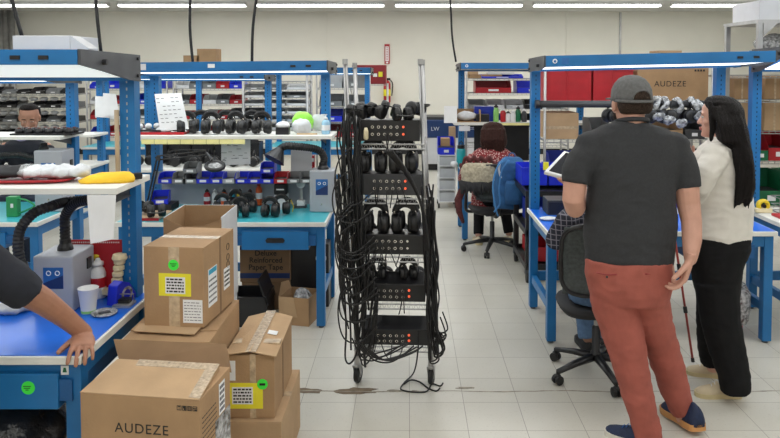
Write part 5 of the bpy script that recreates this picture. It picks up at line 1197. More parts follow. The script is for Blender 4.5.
# ---------------------------------------------------------------- office chairs
def office_chair(label, loc_, rz, seat_z=.46, back_w=.44, back_h=.42, arms=True, m='black_plastic', mb='mesh_back', stool=False, base0=.3):
    t = thing('office_chair' if not stool else 'work_stool', label, 'chair', loc_, rz)
    for i in range(5):
        a = base0+2*PI*i/5; c, s = math.cos(a), math.sin(a)
        b = MB().tube([(c*.03,s*.03,.115),(c*.16,s*.16,.100),(c*.29,s*.29,.075)], [.030,.024,.018], 8, flat=.8).build('base_arm', 'black_plastic', t, smooth=True)
        k = MB().cyl((c*.29,s*.29,.055),(c*.29,s*.29,.08),.010,8)
        for d in (-.016,.016): k.lathe([(.012,-.010),(.027,-.009),(.028,0),(.027,.009),(.012,.010)], (c*.29-s*d, s*.29+c*d, .028), 14, (-s,c,0))
        k.ell((c*.29,s*.29,.045),(.022,.022,.02),seg=10,nr=6); k.build('caster', 'black_rubber', b)
    MB().lathe([(.035,.10),(.035,.14),(.025,.15),(.025,.30),(.014,.31),(.014,seat_z-.06)], (0,0,0), 14).use(0).build('gas_lift', 'black_plastic', t, smooth=True)
    MB().cyl((0,0,.28),(0,0,seat_z-.05),.0145,12).build('piston', 'chrome', t)
    MB().loft([(0,.0,seat_z-.055,.15,.15),(0,.01,seat_z-.05,.21,.21),(0,.01,seat_z-.02,.235,.235),(0,.01,seat_z,.225,.225),(0,.01,seat_z+.004,.17,.17)], 32, p=3.5).build('seat', 'black_matte', t, smooth=True)
    MB().bx(-.09,.09,-.10,.10,seat_z-.085,seat_z-.054).build('tilt_mechanism', 'black_plastic', t, bevel=.01)
    if stool: return t
    # curved backrest
    bz = seat_z+.10; n = 9; b = MB(); vs = []; W = back_w/2
    fr = []
    for i in range(24):
        a = 2*PI*i/24; x = math.copysign(abs(math.cos(a))**.45, math.cos(a))*W; z = bz+back_h/2+math.copysign(abs(math.sin(a))**.45, math.sin(a))*back_h/2
        y = -.235 + .35*x*x - .10*(z-bz) + .04*math.sin((z-bz)/back_h*PI); fr.append((x,y,z))
    bk = MB().tube(fr+[fr[0]], .014, 8).build('back_frame', m, t, smooth=True)
    g = MB()
    for iz in range(13):
        z = bz+.01+(back_h-.02)*iz/12
        for ix in range(11):
            x = -W+.01+(2*W-.02)*ix/10; y = -.235 + .35*x*x - .10*(z-bz) + .04*math.sin((z-bz)/back_h*PI); g.v.append(V((x,y,z)))
    for iz in range(12):
        for ix in range(10): a = iz*11+ix; g.f.append((a,a+1,a+12,a+11)); g.mi.append(0)
    go = g.build('back_mesh', mb, t, smooth=True)
    q = go.modifiers.new('thick','SOLIDIFY'); q.thickness = .006
    MB().tube(sm([(0,-.05,seat_z-.07),(0,-.20,seat_z-.06),(0,-.275,seat_z+.04),(0,-.268,bz+.12)],5), .022, 8).build('back_support', m, t, smooth=True)
    if arms:
        for s in (-1,1):
            MB().tube(sm([(s*.20,0,seat_z-.05),(s*.27,0,seat_z-.03),(s*.275,-.01,seat_z+.10),(s*.27,0,seat_z+.18)],5), .016, 8).build('arm_post', m, t, smooth=True)
            MB().box((s*.27,.03,seat_z+.19),(.07,.24,.03)).build('arm_pad', 'black_rubber', t, bevel=.012)
    return t
# ---------------------------------------------------------------- people
HR = [(-.118,.018,.080,.045),(-.108,.034,.091,.02),(-.088,.049,.094,-.02),(-.06,.060,.091,-.052),(-.03,.067,.089,-.074),(0,.072,.089,-.088),(.03,.075,.091,-.095),(.06,.073,.087,-.094),(.085,.062,.070,-.080),(.105,.040,.042,-.050),(.116,.015,.012,-.02)]
def head(mb, C, yaw, s=1.0, pitch=0, neck=None):
    h = MB(); R = []
    for z, w, yf, yb in HR:
        R.append([V((w*math.cos(a), (yf+yb)/2+(yf-yb)/2*math.sin(a), z)) for a in [2*PI*k/28 for k in range(28)]])
    h.rings(R)
    h.tube([(0,.086,.012),(0,.097,-.012),(0,.108,-.030)], [.008,.010,.0125], 8, rnd=True)
    for q in (-1,1):
        h.ell((q*.011,.098,-.033),(.008,.009,.007),seg=8,nr=6); h.ell((q*.030,.083,.022),(.022,.010,.008),seg=10,nr=6)
        h.ell((q*.042,.066,-.030),(.020,.018,.020),seg=10,nr=6)
        h.ell((q*.077,-.006,-.008),(.009,.019,.032),seg=10,nr=8)
    h.ell((0,.090,-.060),(.022,.010,.006),seg=10,nr=6); h.ell((0,.088,-.070),(.019,.010,.006),seg=10,nr=6); h.ell((0,.085,-.100),(.022,.014,.015),seg=10,nr=6)
    X = Matrix.Translation(C) @ Matrix.Rotation(yaw,4,'Z') @ Matrix.Rotation(pitch,4,'X') @ Matrix.Scale(s,4)
    h.xf(X); mb.add(h.v, h.f); return X
def face(X, root, hair='hair_black', brows=True):
    def fx_(mb): mb.xf(Matrix.Translation(-root.location) @ X); return mb
    for q in (-1,1):
        e = fx_(MB().ell((q*.030,.081,.003),(.0125,.0095,.0075),seg=12,nr=8)).build('eye','eye_white',root,smooth=True)
        fx_(MB().ell((q*.030,.0885,.003),(.0055,.003,.0055),seg=10,nr=6)).build('iris','eye_dark',e,smooth=True)
        fx_(MB().tube([(q*.015,.093,.024),(q*.030,.095,.029),(q*.047,.086,.024)],[.002,.0035,.002],6)).build('eyebrow',hair,root,smooth=True)
    fx_(MB().tube([(-.022,.0945,-.064),(0,.1005,-.062),(.022,.0945,-.064)],[.003,.0065,.003],8).tube([(-.018,.0935,-.070),(0,.0995,-.071),(.018,.0935,-.070)],[.003,.006,.003],8)).build('lips','lips',root,smooth=True)
def hand(mb, W, D, N, S, curls=(.5,.55,.6,.65), s=1.0, spread=.06, thumb=(.6,.7,.3), tcurl=.4):
    """W wrist, D direction to the fingers, N palm facing, S towards the thumb"""
    W = V(W); D = V(D).normalized(); N = V(N); N = (N-D*N.dot(D)).normalized(); S = V(S); S = (S-D*S.dot(D)-N*S.dot(N)).normalized()
    def pt(d, n, l): return W + D*d*s + N*n*s + S*l*s
    R = []
    for d, w, th in ((-.02,.026,.020),(0,.027,.018),(.02,.033,.017),(.05,.040,.016),(.08,.042,.014),(.095,.040,.011),(.100,.034,.007)):
        R.append([pt(d, th*math.sin(a), w*math.cos(a)) for a in [2*PI*k/16 for k in range(16)]])
    mb.rings(R)
    for i, (off, L, r) in enumerate(((.030,.072,.0088),(.0105,.080,.0090),(-.0095,.074,.0086),(-.028,.058,.0076))):
        P = pt(.088, .002, off); d = (D + S*spread*(1.5-i)).normalized(); n = N.copy(); pts = [pt(.06,.002,off), P]
        for k, f in enumerate((.46,.30,.24)):
            a = curls[i]*(.8 if k == 0 else 1.0)
            d, n = (d*math.cos(a) + n*math.sin(a)).normalized(), (n*math.cos(a) - d*math.sin(a)).normalized()
            P = P + d*L*f*s; pts.append(P)
        mb.tube(pts, [r*s, r*s*1.04, r*s, r*s*.93, r*s*.82], 10, rnd=True)
    td = (D*thumb[0] + S*thumb[1] + N*thumb[2]).normalized(); P = pt(.022,.004,.020); pts = [pt(.005,.002,.010), P]
    for L, c in ((.040,0),(.032,tcurl),(.026,tcurl)):
        td = (td + (D*.7 + N*.5 - S*.3)*c).normalized(); P = P + td*L*s; pts.append(P)
    mb.tube(pts, [.013*s,.0145*s,.0115*s,.0105*s,.009*s], 10, rnd=True)
def A3(q): return at(q[0], q[1], q[2])
def pxr(q, hw): # half width in pixels -> metres at that point
    a = at(q[0]-hw, q[1], q[2]); b = at(q[0]+hw, q[1], q[2]); return (b-a).length/2
def rings_px(L, Y, inset=0, seg=28, p=2.2, yaw=0):
    m = MB(); R = []
    for q in L:
        py, cx, hw, ry = q[:4]; y = q[4] if len(q) > 4 else Y; c = at(cx, py, y); R.append((c.x, c.y, c.z, max(.004, pxr((cx,py,y),hw)-inset), max(.004, ry-inset)))
    R.sort(key=lambda r: r[2]); m.loft(R, seg, p=p); return m
def merge(mb, o): mb.add(o.v, o.f); return mb
def person(label, loc_): return thing('person', label, 'person', loc_)
def PB(mb, name, m, root, vox=None, disp=None, **k):
    mb.xf(Matrix.Translation(-root.location)); return mb.build(name, m, root, vox=vox, disp=disp, smooth=True, **k)
def shoe(root, heel, toe, m='shoe_navy', sole='sole_white', h=1.0, w=1.0, lift=0, laces='white_plastic'):
    heel = V(heel); toe = V(toe); d = toe-heel; L = math.hypot(d.x, d.y); yaw = math.atan2(d.y, d.x)-PI/2
    X = Matrix.Translation(-root.location) @ Matrix.Translation(heel) @ Matrix.Rotation(yaw,4,'Z') @ Matrix.Scale(L/.30,4)
    if lift: X = X @ Matrix.Translation((0,.26,0)) @ Matrix.Rotation(-lift,4,'X') @ Matrix.Translation((0,-.26,0))
    S = [(.0,.022,.055),(.012,.033,.088),(.05,.038,.094),(.09,.037,.088),(.13,.038,.078),(.17,.043,.062),(.21,.047,.052),(.25,.045,.045),(.28,.034,.038),(.296,.016,.028)]
    R = []
    for y, ww, hh in S:
        ring = []
        for k in range(20):
            a = 2*PI*k/20; z = math.sin(a); r_ = 1 if z < 0 else 1-.25*z*z
            ring.append(V((ww*w*math.cos(a)*r_, y, .022 + max(0,z)*(hh*h-.022) - (0 if z >= 0 else -z*.004))))
        R.append(ring)
    o = MB().rings(R).xf(X).build('shoe', m, root, smooth=True)
    out = []; 
    for y, ww in ((0,.012),(.004,.028),(.02,.038),(.06,.041),(.10,.039),(.14,.041),(.18,.047),(.22,.050),(.25,.048),(.28,.038),(.298,.022),(.304,.006)): out.append((ww*w,y))
    poly = out + [(-a,b) for a,b in reversed(out)]
    MB().prism(poly, 0, .030, 'z').xf(X).build('sole', sole, o)
    for i in range(4):
        y = .135+.022*i; z = .080-.0085*i
        MB().tube([(-.022,y,z*h*.96),(0,y-.004,z*h+.004),(.022,y,z*h*.96)], .0028, 6).xf(X).build('lace', laces, o)
    return o

# ---- man with the grey cap, seen from behind
root = person('standing man seen from behind in grey cap, charcoal shirt and rust red trousers', (1.22, 3.50, 0))
T = [(265,628,42.5,.148),(255,629,44,.152),(235,630,45.5,.157),(210,631,44,.152),(190,631.5,43.5,.150),(172,632,45,.146),(154,632,48,.136),(142,632,48.5,.118),(134,632,44,.098),(128,632,33,.082),(123.5,632,20,.070),(119,632,16.5,.062)]
SL = [A3(q) for q in ((592,147,3.52),(583,160,3.50),(577,172,3.49),(575.5,183,3.48))]; SR = [A3(q) for q in ((672,147,3.52),(680.5,162,3.51),(685,176,3.50),(687.5,188,3.49))]
b = MB(); merge(b, rings_px(T, 3.52, inset=.016))
b.tube([A3((592,147,3.52)),A3((583,160,3.50)),A3((575,183,3.48)),A3((573,200,3.47)),A3((575,208,3.50)),A3((578,203,3.62)),A3((580,192,3.80)),A3((581,187,3.88))],[.07,.062,.058,.054,.050,.048,.040,.031],16,rnd=True)
b.tube([A3((672,147,3.52)),A3((681,162,3.51)),A3((687,190,3.49)),A3((688.5,205,3.49)),A3((691.5,222,3.46)),A3((692,240,3.42)),A3((691,252,3.39)),A3((690.5,259,3.38))],[.068,.060,.060,.057,.050,.047,.038,.031],16,rnd=True)
hand(b, A3((690,258,3.37)), (-.28,-.05,-1), (-.85,.30,.1), (-.45,-.9,0), curls=(.50,.55,.62,.70), s=1.22, spread=.12, thumb=(.6,.75,.35), tcurl=.25)
hand(b, A3((581,187,3.88)), (-.55,.70,.10), (0,.05,1), (-.75,-.4,0), curls=(.35,.3,.3,.3), s=1.05, thumb=(.5,.8,.25), tcurl=.1)
X = head(b, A3((631,103,3.53)), .05, 1.16)
b.tube([A3((631,113,3.51)),A3((631.5,122,3.51)),A3((632,130,3.52))],[.066,.064,.060],16)
lf = [A3((612,290,3.50)),A3((620,322,3.49)),A3((626,347,3.47)),A3((633,374,3.45)),A3((640,402,3.43)),A3((646,425,3.42)),A3((649,441,3.41))]
rf = [A3((648,290,3.50)),A3((654,322,3.53)),A3((662,346,3.56)),A3((669,370,3.59)),A3((676,392,3.60)),A3((682,408,3.60)),A3((685,420,3.60))]
b.tube(lf, [.10,.095,.080,.066,.058,.048,.045], 16, rnd=True); b.tube(rf, [.10,.09,.075,.062,.052,.045,.042], 16, rnd=True)
merge(b, rings_px([(258,632,40,.12),(280,633,42,.12),(298,634.5,34,.09)], 3.50))
PB(b, 'body', 'skin_man', root, vox=.0042)
face(X, root, 'hair_short')
tb = rings_px(T[:-1]+[(125.5,632,27,.082),(121.8,631.8,18.5,.076)], 3.52); tb.tube(SL, [.082,.076,.070,.067], 20, rnd=False); tb.tube(SR, [.080,.074,.068,.066], 20)
tb.ell(tuple(A3((591,146,3.52))),(.085,.08,.075),seg=16,nr=10); tb.ell(tuple(A3((673,146,3.52))),(.085,.08,.075),seg=16,nr=10)
PB(tb, 'shirt', 'tshirt_charcoal', root, vox=.008, disp=(.011,(5,5,9)))
PB(MB().torus(A3((631.8,121.5,3.517)), .077, .012, (0,.25,1), 28, 8), 'collar', 'tshirt_charcoal', root)
tr = rings_px([(258,628.5,42,.140),(268,628.5,42.5,.148),(280,629,41.5,.152),(290,629.5,40,.146),(300,630.5,37,.125)], 3.50, p=2.3)
tr.tube([A3((609,280,3.50)),A3((612,298,3.50))]+lf[1:], [.100,.110,.103,.096,.083,.074,.067,.065], 20); tr.tube([A3((650,280,3.50)),A3((648,298,3.50))]+rf[1:6]+[A3((683.5,412,3.60))], [.096,.104,.094,.085,.080,.072,.064,.062], 20)
tr_ = PB(tr, 'trousers', 'trouser_rust', root, vox=.008, disp=(.010,(6,6,11),3))
def patch(root, parent, q0, q1, m, name, th=.004, dy=-.0):
    pass
# pocket seams and button on the trousers
for (a_, b_) in (((596,272.5),(617,274.5)),((645,274),(664,271))):
    pts = []
    for k in range(7):
        f = k/6; x = a_[0]+(b_[0]-a_[0])*f; y = a_[1]+(b_[1]-a_[1])*f + 1.2*math.sin(f*PI)
        cx = 629; hw = 43.5; yy = 3.50-.155*math.sqrt(max(0.02,1-((x-cx)/hw)**2))-.004; pts.append(at(x,y,yy))
    PB(MB().tube(pts, .0028, 6), 'pocket_seam', 'dark_red', root)
q = at(607,277,3.50-.155*math.sqrt(1-(22/43.5)**2)-.007); PB(MB().ell(tuple(q),(.006,.004,.006),seg=8,nr=6), 'pocket_button', 'black_plastic', root)
# short hair and cap
hX = Matrix.Translation(-root.location) @ X
h = MB()
for z, w, yf, yb in [(-.055,.060,-.02,-.070),(-.035,.070,.0,-.084),(-.01,.0765,.01,-.096),(.02,.079,.02,-.102),(.05,.076,.02,-.100)]: pass
R = [[V((w*math.cos(a), (yf+yb)/2+(yf-yb)/2*math.sin(a), z)) for a in [2*PI*k/24 for k in range(24)]] for z, w, yf, yb in [(-.042,.062,-.022,-.080),(-.030,.070,-.016,-.088),(-.012,.0765,-.004,-.096),(.01,.074,.01,-.100),(.03,.060,.0,-.098)]]
h.rings(R).xf(hX).build('hair', 'hair_short', root, smooth=True, disp=(.003,(90,90,90)))
R = [[V((w*math.cos(a), (yf+yb)/2+(yf-yb)/2*math.sin(a), z)) for a in [2*PI*k/24 for k in range(24)]] for z, w, yf, yb in [(-.124,.020,.088,.05),(-.112,.040,.098,.02),(-.092,.054,.100,0),(-.062,.0645,.096,-.02),(-.045,.069,.080,-.02)]]
MB().rings(R).xf(hX).build('beard', 'hair_short', root, smooth=True, disp=(.002,(90,90,90)))
R = []
for z, w, yf, yb in [(.006,.083,.098,-.106),(.03,.0845,.102,-.110),(.06,.081,.098,-.107),(.085,.071,.084,-.094),(.106,.053,.06,-.070),(.118,.030,.035,-.040),(.122,.008,.01,-.012)]:
    R.append([V((w*math.cos(a), (yf+yb)/2+(yf-yb)/2*math.sin(a), z)) for a in [2*PI*k/32 for k in range(32)]])
cap = MB().rings(R).xf(hX).build('cap', 'cap_grey', root, smooth=True, disp=(.002,(30,30,30)))
def capy(x, z): return -.004-math.sqrt(max(.0001,1-(x/.0845)**2))*(.1075-.10*max(0,z-.045))-.0035
top_, bot_ = [], []; og = MB(); NX = 14
for k in range(NX+1):
    x = -.042+.084*k/NX; hz = .040*math.sqrt(max(0,1-((x)/.042)**2)); top_.append((x+.008, .019+hz)); bot_.append((x+.008,.019))
for k in range(NX+1):
    for j in range(5):
        x, z1 = top_[k]; z = .019+(z1-.019)*j/4; og.v.append(V((x, capy(x,z), z)))
for k in range(NX):
    for j in range(4): a_ = k*5+j; og.f.append((a_,a_+5,a_+6,a_+1)); og.mi.append(0)
go = og.xf(hX).build('cap_opening', 'hair_short', cap, smooth=True); q_m = go.modifiers.new('thick','SOLIDIFY'); q_m.thickness = .002
MB().tube([V((x, capy(x,z)-.001, z)) for x, z in top_], .0035, 6).xf(hX).build('opening_trim', 'cap_grey', cap, smooth=True)
MB().tube([V((x/100, -math.sqrt(1-(x/8.5)**2)*.106-.006, .012)) for x in range(-8,9)], .006, 6, flat=1.2).xf(hX).build('strap', 'cap_grey', cap, smooth=True)
MB().prism([(-.06,.075),(-.072,.12),(-.04,.165),(0,.178),(.04,.165),(.072,.12),(.06,.075)], .010,.016,'z').xf(hX).build('brim', 'cap_grey', cap, smooth=False)
shoe(root, (1.245,3.375,0), (1.020,3.540,0), 'shoe_navy', 'sole_white', laces='label_blue', h=1.3, w=1.15); so = shoe(root, (1.485,3.485,.0), (1.425,3.80,.0), 'shoe_navy', 'sole_gum', lift=.12, laces='label_blue', h=1.3, w=1.2)
# tablet held by the man
t = thing('tablet', 'white framed tablet with dark screen held at the man\'s left side', 'tablet', tuple(A3((556,168,3.95))))
O = t.location.copy(); c = [at(544,171.5,3.90)-O, at(592,184.5,3.84)-O, at(612,163,4.04)-O, at(564,150.5,4.10)-O]
nrm = (c[1]-c[0]).cross(c[3]-c[0]).normalized(); nrm = nrm if nrm.z > 0 else -nrm
MB().add([q-nrm*.022 for q in c]+c, [(3,2,1,0),(4,5,6,7),(0,1,5,4),(1,2,6,5),(2,3,7,6),(3,0,4,7)]).build('tablet_case', 'white_plastic', t, bevel=.006)
m_ = (c[0]+c[1]+c[2]+c[3])/4; k_ = [m_+(q-m_)*.86+nrm*.001 for q in c]
MB().add([q-nrm*.002 for q in k_]+k_, [(3,2,1,0),(4,5,6,7),(0,1,5,4),(1,2,6,5),(2,3,7,6),(3,0,4,7)]).build('screen', 'screen_dark', t)

# ---- woman in cream top
root = person('standing woman with long black hair, cream top and black trousers, turned to the left', (1.80, 3.95, 0))
Yw = 3.95
T = [(241,719,30,.135),(232,719,31,.14),(220,719.5,31,.142),(205,720,30.5,.15),(187,719.5,29.5,.16),(170,720,29,.170),(158,721,27.5,.165),(148,722.5,22,.14),(142,723,15,.10),(137,722,9.5,.065)]
b = MB(); merge(b, rings_px(T, Yw, inset=.02))
la = [A3((713,161,3.82)),A3((707,172,3.78)),A3((700,188,3.80)),A3((695,196,3.88))]
b.tube(la+[A3((690,176,3.95)),A3((687,158,4.02))],[.044,.046,.044,.040,.036,.026],14,rnd=True)
hand(b, A3((686.5,156,4.02)), (-.25,.25,1), (-.6,.6,0), (.3,.3,.5), curls=(.6,.65,.7,.75), s=.92)
b.tube([A3((728,155,4.08)),A3((718,178,4.15)),A3((706,186,4.22)),A3((692,172,4.22)),A3((688,160,4.2))],[.05,.045,.04,.035,.026],14,rnd=True)
hand(b, A3((688,158,4.20)), (-.3,-.1,1), (-.6,-.6,0), (.3,-.5,.3), curls=(.5,.55,.6,.6), s=.92)
X = head(b, A3((718.5,117,3.99)), math.radians(62), .98, -.05)
b.tube([A3((721,126,3.96)),A3((722,134,3.95)),A3((722,143,3.95))],[.048,.050,.062],14)
pa = [A3((717,286,3.90)),A3((720,318,3.88)),A3((727,350,3.87)),A3((734,375,3.86)),A3((736,388,3.86))]; pb_ = [A3((716,286,4.02)),A3((713,325,4.08)),A3((711,346,4.12)),A3((713,366,4.15))]
b.tube(pa,[.10,.085,.065,.048,.042],14,rnd=True); b.tube(pb_,[.09,.07,.055,.042],14,rnd=True); merge(b, rings_px([(236,719,26,.11),(258,718,22,.12),(285,717,17,.11)], Yw))
PB(b, 'body', 'skin_light', root, vox=.0055); face(X, root)
tb = rings_px(T, Yw, p=2.1); tb.tube(la[:3]+[A3((696,196,3.86)),A3((690,182,3.93))], [.070,.064,.058,.052,.046], 18); tb.tube([A3((728,155,4.08)),A3((718,178,4.15)),A3((706,188,4.22)),A3((697,180,4.22))],[.065,.058,.052,.045],18)
tb.ell(tuple(A3((715,156,3.83))),(.075,.07,.07),seg=14,nr=8)
PB(tb, 'top', 'shirt_cream', root, vox=.0075, disp=(.012,(6,6,11),5))
tr = rings_px([(235,718.5,30,.14),(248,718.5,29,.15),(262,716.5,24.5,.15),(277,716,21.5,.145),(292,717,20.5,.13)], Yw, p=2.3)
tr.tube([A3((717,284,3.91))]+pa[1:4]+[A3((735.5,391,3.86))],[.118,.108,.098,.085,.078],18); tr.tube([A3((715,284,4.02))]+pb_[1:3]+[A3((713,362,4.14))],[.105,.092,.080,.072],18)
PB(tr, 'trousers', 'trouser_black', root, vox=.008, disp=(.006,(6,6,14),8))
hX = Matrix.Translation(-root.location) @ X
hr = rings_px([(95.5,719.5,4,.03,3.98),(97.5,720,12,.075,3.98),(102,721.5,16.5,.10,3.97),(110,725.5,16.5,.108,3.95),(120,728.5,14.8,.105,3.93),(130,731,15,.105,3.91),(140,733,14.5,.10,3.88),(150,738.5,11.5,.085,3.85),(165,744,8.2,.075,3.82),(185,746.5,7,.065,3.82),(199,744.5,6,.055,3.83),(206,742,3.5,.03,3.84)], 3.93, p=2.0)
hr.tube([A3((710,103,3.90)),A3((712,116,3.87)),A3((713,128,3.86)),A3((711,140,3.85))],[.014,.018,.018,.01],8,rnd=True)
for i in range(10): 
    x = 737+1.6*i; hr.tube([A3((x-4,150,3.78)),A3((x,175,3.75)),A3((x-1,196,3.77)),A3((x-3,206+random.uniform(-3,3),3.79))],[.010,.011,.009,.003],6,rnd=True)
for i in range(7):
    x = 715+3.6*i; hr.tube([A3((x,108,3.87)),A3((x+5,125,3.82)),A3((x+9,142,3.79))],[.012,.014,.012],6,rnd=True)
PB(hr, 'hair', 'hair_black', root, vox=.006, disp=(.003,(60,60,6)))
ht = onz(746,398,0); tt = onz(693,397,0); shoe(root, (ht.x-.02,ht.y+.02,0), (tt.x+.02,tt.y+.02,0), 'shoe_beige','sole_cream',h=1.45,w=1.15)
ht = onz(724,378,0); tt = onz(684,374,0); shoe(root, (ht.x-.0+.02,ht.y,0), (tt.x+.02,tt.y+.02,0), 'shoe_beige','sole_cream',h=1.45,w=1.15)

# ---- seated person in plaid
office_chair('black office chair behind the bench, partly hidden by the man in rust trousers', (1.15,4.22,0), -.06, base0=-2.62, back_w=.50, back_h=.42, arms=False)
root = person('seated person in dark plaid shirt and jeans, mostly hidden by the standing man', (1.17,4.25,0))
Y2 = 4.22
def ringsw(L, p=2.2): return MB().loft(L, 26, p=p)
TW = [(1.17,4.20,.50,.17,.14),(1.17,4.20,.62,.165,.13),(1.17,4.20,.78,.18,.13),(1.17,4.21,.92,.20,.125),(1.17,4.22,1.00,.185,.11),(1.17,4.23,1.05,.10,.08),(1.17,4.23,1.08,.06,.06)]
b = MB(); b.loft([(a_,c_,d_,e_-.015,f_-.015) for a_,c_,d_,e_,f_ in TW], 24)
al = [V((.99,4.20,.97)), A3((566,222,4.12)), A3((556,240,4.10)), A3((566,238,4.28)), V((1.02,4.55,.86))]
ar = [V((1.35,4.20,.97)),V((1.42,4.18,.80)),V((1.44,4.22,.70)),V((1.38,4.42,.80)),V((1.32,4.58,.84))]
for A_ in (al, ar): b.tube(A_, [.052,.045,.042,.038,.027], 12, rnd=True)
hand(b, al[-1], (.3,.9,-.05), (0,0,-1), (.9,-.3,0), curls=(.3,.35,.4,.4), s=.95); hand(b, ar[-1], (-.3,.9,-.05), (0,0,-1), (-.9,-.3,0), curls=(.3,.35,.4,.4), s=.95)
X = head(b, V((1.17,4.27,1.19)), 0, .98, -.25)
b.tube([(1.17,4.22,1.03),(1.17,4.24,1.12)],[.058,.052],14)
lgs = [[V((1.08,4.20,.53)),V((1.07,4.40,.54)),V((1.08,4.56,.52)),V((1.17,4.60,.32)),V((1.19,4.56,.10))],[V((1.26,4.20,.53)),V((1.28,4.40,.54)),V((1.30,4.56,.52)),V((1.32,4.58,.32)),V((1.33,4.56,.10))]]
for l in lgs: b.tube(l, [.075,.07,.055,.048,.04], 14, rnd=True)
PB(b, 'body', 'skin_tan', root, vox=.0065); face(X, root)
s_m = ringsw(TW[:-1]); 
for A_ in (al, ar): s_m.tube(A_[:-1]+[A_[-1].lerp(A_[-2],.1)], [.072,.066,.064,.056,.045], 14, rnd=False)
PB(s_m, 'plaid_shirt', 'plaid', root, vox=.009, disp=(.008,(9,9,16)))
j = MB().loft([(1.17,4.20,.475,.19,.17),(1.17,4.20,.53,.20,.18),(1.17,4.20,.60,.18,.15)], 24)
for l in lgs: j.tube(l, [.10,.09,.076,.066,.062], 16)
PB(j, 'jeans', 'denim', root, vox=.009, disp=(.006,(12,12,16)))
PB(MB().ell((1.17,4.255,1.215),(.09,.105,.115),seg=20,nr=12), 'hair', 'hair_black', root, disp=(.004,(40,40,40)))
shoe(root,(1.19,4.52,0),(1.19,4.80,0),'black_matte','black_rubber'); shoe(root,(1.34,4.52,0),(1.36,4.80,0),'black_matte','black_rubber')

# ---- seated woman in floral top
mat('strap_blue', (.06,.22,.48), .7)
office_chair('office chair with fleece and backpack, occupied by the woman in floral top', (.86,7.10,0), .10, base0=.55, back_w=.44, back_h=.36)
root = person('seated woman with brown hair and red floral top, seen from behind at the far bench', (.88,7.20,0))
T = [(206,490,19,.14),(190,490.5,18.5,.13),(175,491,19,.13),(165,491.5,20,.13),(157,492,21,.12),(152,492,19,.10),(148.5,492,13,.08),(145.5,492,7,.06)]
b = MB(); merge(b, rings_px(T, 7.2, inset=.015))
al = [A3((475,157,7.2)),A3((466,170,7.2)),A3((463,179,7.3)),A3((470,170,7.5)),A3((478,163,7.62))]; ar = [A3((509,157,7.2)),A3((518,170,7.2)),A3((520,179,7.3)),A3((512,170,7.5)),A3((505,163,7.62))]
for A_ in (al, ar): b.tube(A_, [.052,.046,.042,.036,.026], 12, rnd=True)
hand(b, al[-1], (.3,.9,.0), (0,0,-1), (.9,-.3,0), curls=(.3,.35,.4,.4), s=.9); hand(b, ar[-1], (-.3,.9,.0), (0,0,-1), (-.9,-.3,0), curls=(.3,.35,.4,.4), s=.9)
X = head(b, A3((493,135,7.25)), 0, .97, -.35); b.tube([A3((492,143,7.22)),A3((492,152,7.2))],[.05,.058],14)
lgs = [[V((.77,7.18,.50)),V((.77,7.42,.52)),V((.78,7.58,.50)),V((.77,7.54,.30)),V((.755,7.44,.09))],[V((.99,7.18,.50)),V((1.02,7.42,.52)),V((1.04,7.58,.50)),V((1.06,7.56,.30)),V((1.09,7.50,.09))]]
for l in lgs: b.tube(l, [.075,.07,.055,.045,.038], 14, rnd=True)
PB(b, 'body', 'skin_light', root, vox=.007); face(X, root, 'hair_brown')
tb = rings_px(T[:-1], 7.2)
for A_ in (al, ar): tb.tube(A_[:4], [.072,.062,.056,.048], 14)
PB(tb, 'floral_top', 'floral', root, vox=.010, disp=(.006,(8,8,12)))
j = MB().loft([(.88,7.2,.465,.18,.16),(.88,7.2,.52,.19,.17),(.88,7.2,.60,.17,.14)], 24)
for l in lgs: j.tube(l, [.10,.09,.072,.060,.055], 14)
PB(j, 'trousers', 'trouser_black', root, vox=.010)
hr = rings_px([(122,493,3.5,.03),(124,493,9,.07),(129,493.3,12,.10),(136,493.5,13,.11),(143,493.5,13.5,.11),(148,493.5,11.5,.10),(151,493,7,.07)], 7.22, p=2.0)
for i in range(9): x = 482+2.7*i; hr.tube([A3((x,130,7.12)),A3((x-.6,140,7.10)),A3((x+.4,150+random.uniform(-2,2),7.12))],[.014,.016,.008],6,rnd=True)
PB(hr, 'hair', 'hair_brown', root, vox=.008, disp=(.006,(30,30,12)))
shoe(root,(.755,7.32,0),(.745,7.60,0),'shoe_beige','sole_cream'); shoe(root,(1.10,7.36,0),(1.08,7.62,0),'shoe_beige','sole_cream')
# fleece over the chair back, garment and backpack
f = rings_px([(184,479,16.5,.05),(180,479,17.5,.055),(172,478.5,17.5,.055),(166,478.5,16.5,.05),(163.5,478.5,13,.035)], 6.86, p=3)
solo(f, 'fleece_cover', 'fleece', 'beige fleece cushion hung over top of the far office chair back', 'cushion', vox=.012, disp=(.014,(16,16,16)))
f = MB()
pts = [A3((461+ i*1.05, 163.5+1.5*math.sin(i*.9)-(4 if 2 < i < 30 else -2), 6.885)) for i in range(34)]
f.tube(pts, [.022+.006*math.sin(i*1.7) for i in range(34)], 8, rnd=True)
solo(f, 'maroon_garment', 'maroon_cloth', 'dark maroon garment draped along the top of the fleece cushion', 'garment', smooth=True, disp=(.008,(20,20,20)))
f = MB()
for i in range(15):
    x = 461+i*2.5; f.tube([A3((x,183,6.82)),A3((x+random.uniform(-1,1),187,6.80)),A3((x+random.uniform(-2,2),191+random.uniform(0,3),6.80))],[.020,.024,.008],7,rnd=True)
f.tube([A3((461,182.5,6.83)),A3((478,184,6.82)),A3((497,182.5,6.83))],[.022,.022,.022],8,rnd=True)
solo(f, 'dark_fringe', 'black_matte', 'dark ruffled cloth hanging below the beige fleece cushion', 'garment', smooth=True, disp=(.01,(25,25,25)))
f = MB()
f.tube([A3((462,190,6.86)),A3((458,200,6.86)),A3((459,212,6.87)),A3((463,222,6.88))],[.03,.035,.03,.012],8,rnd=True)
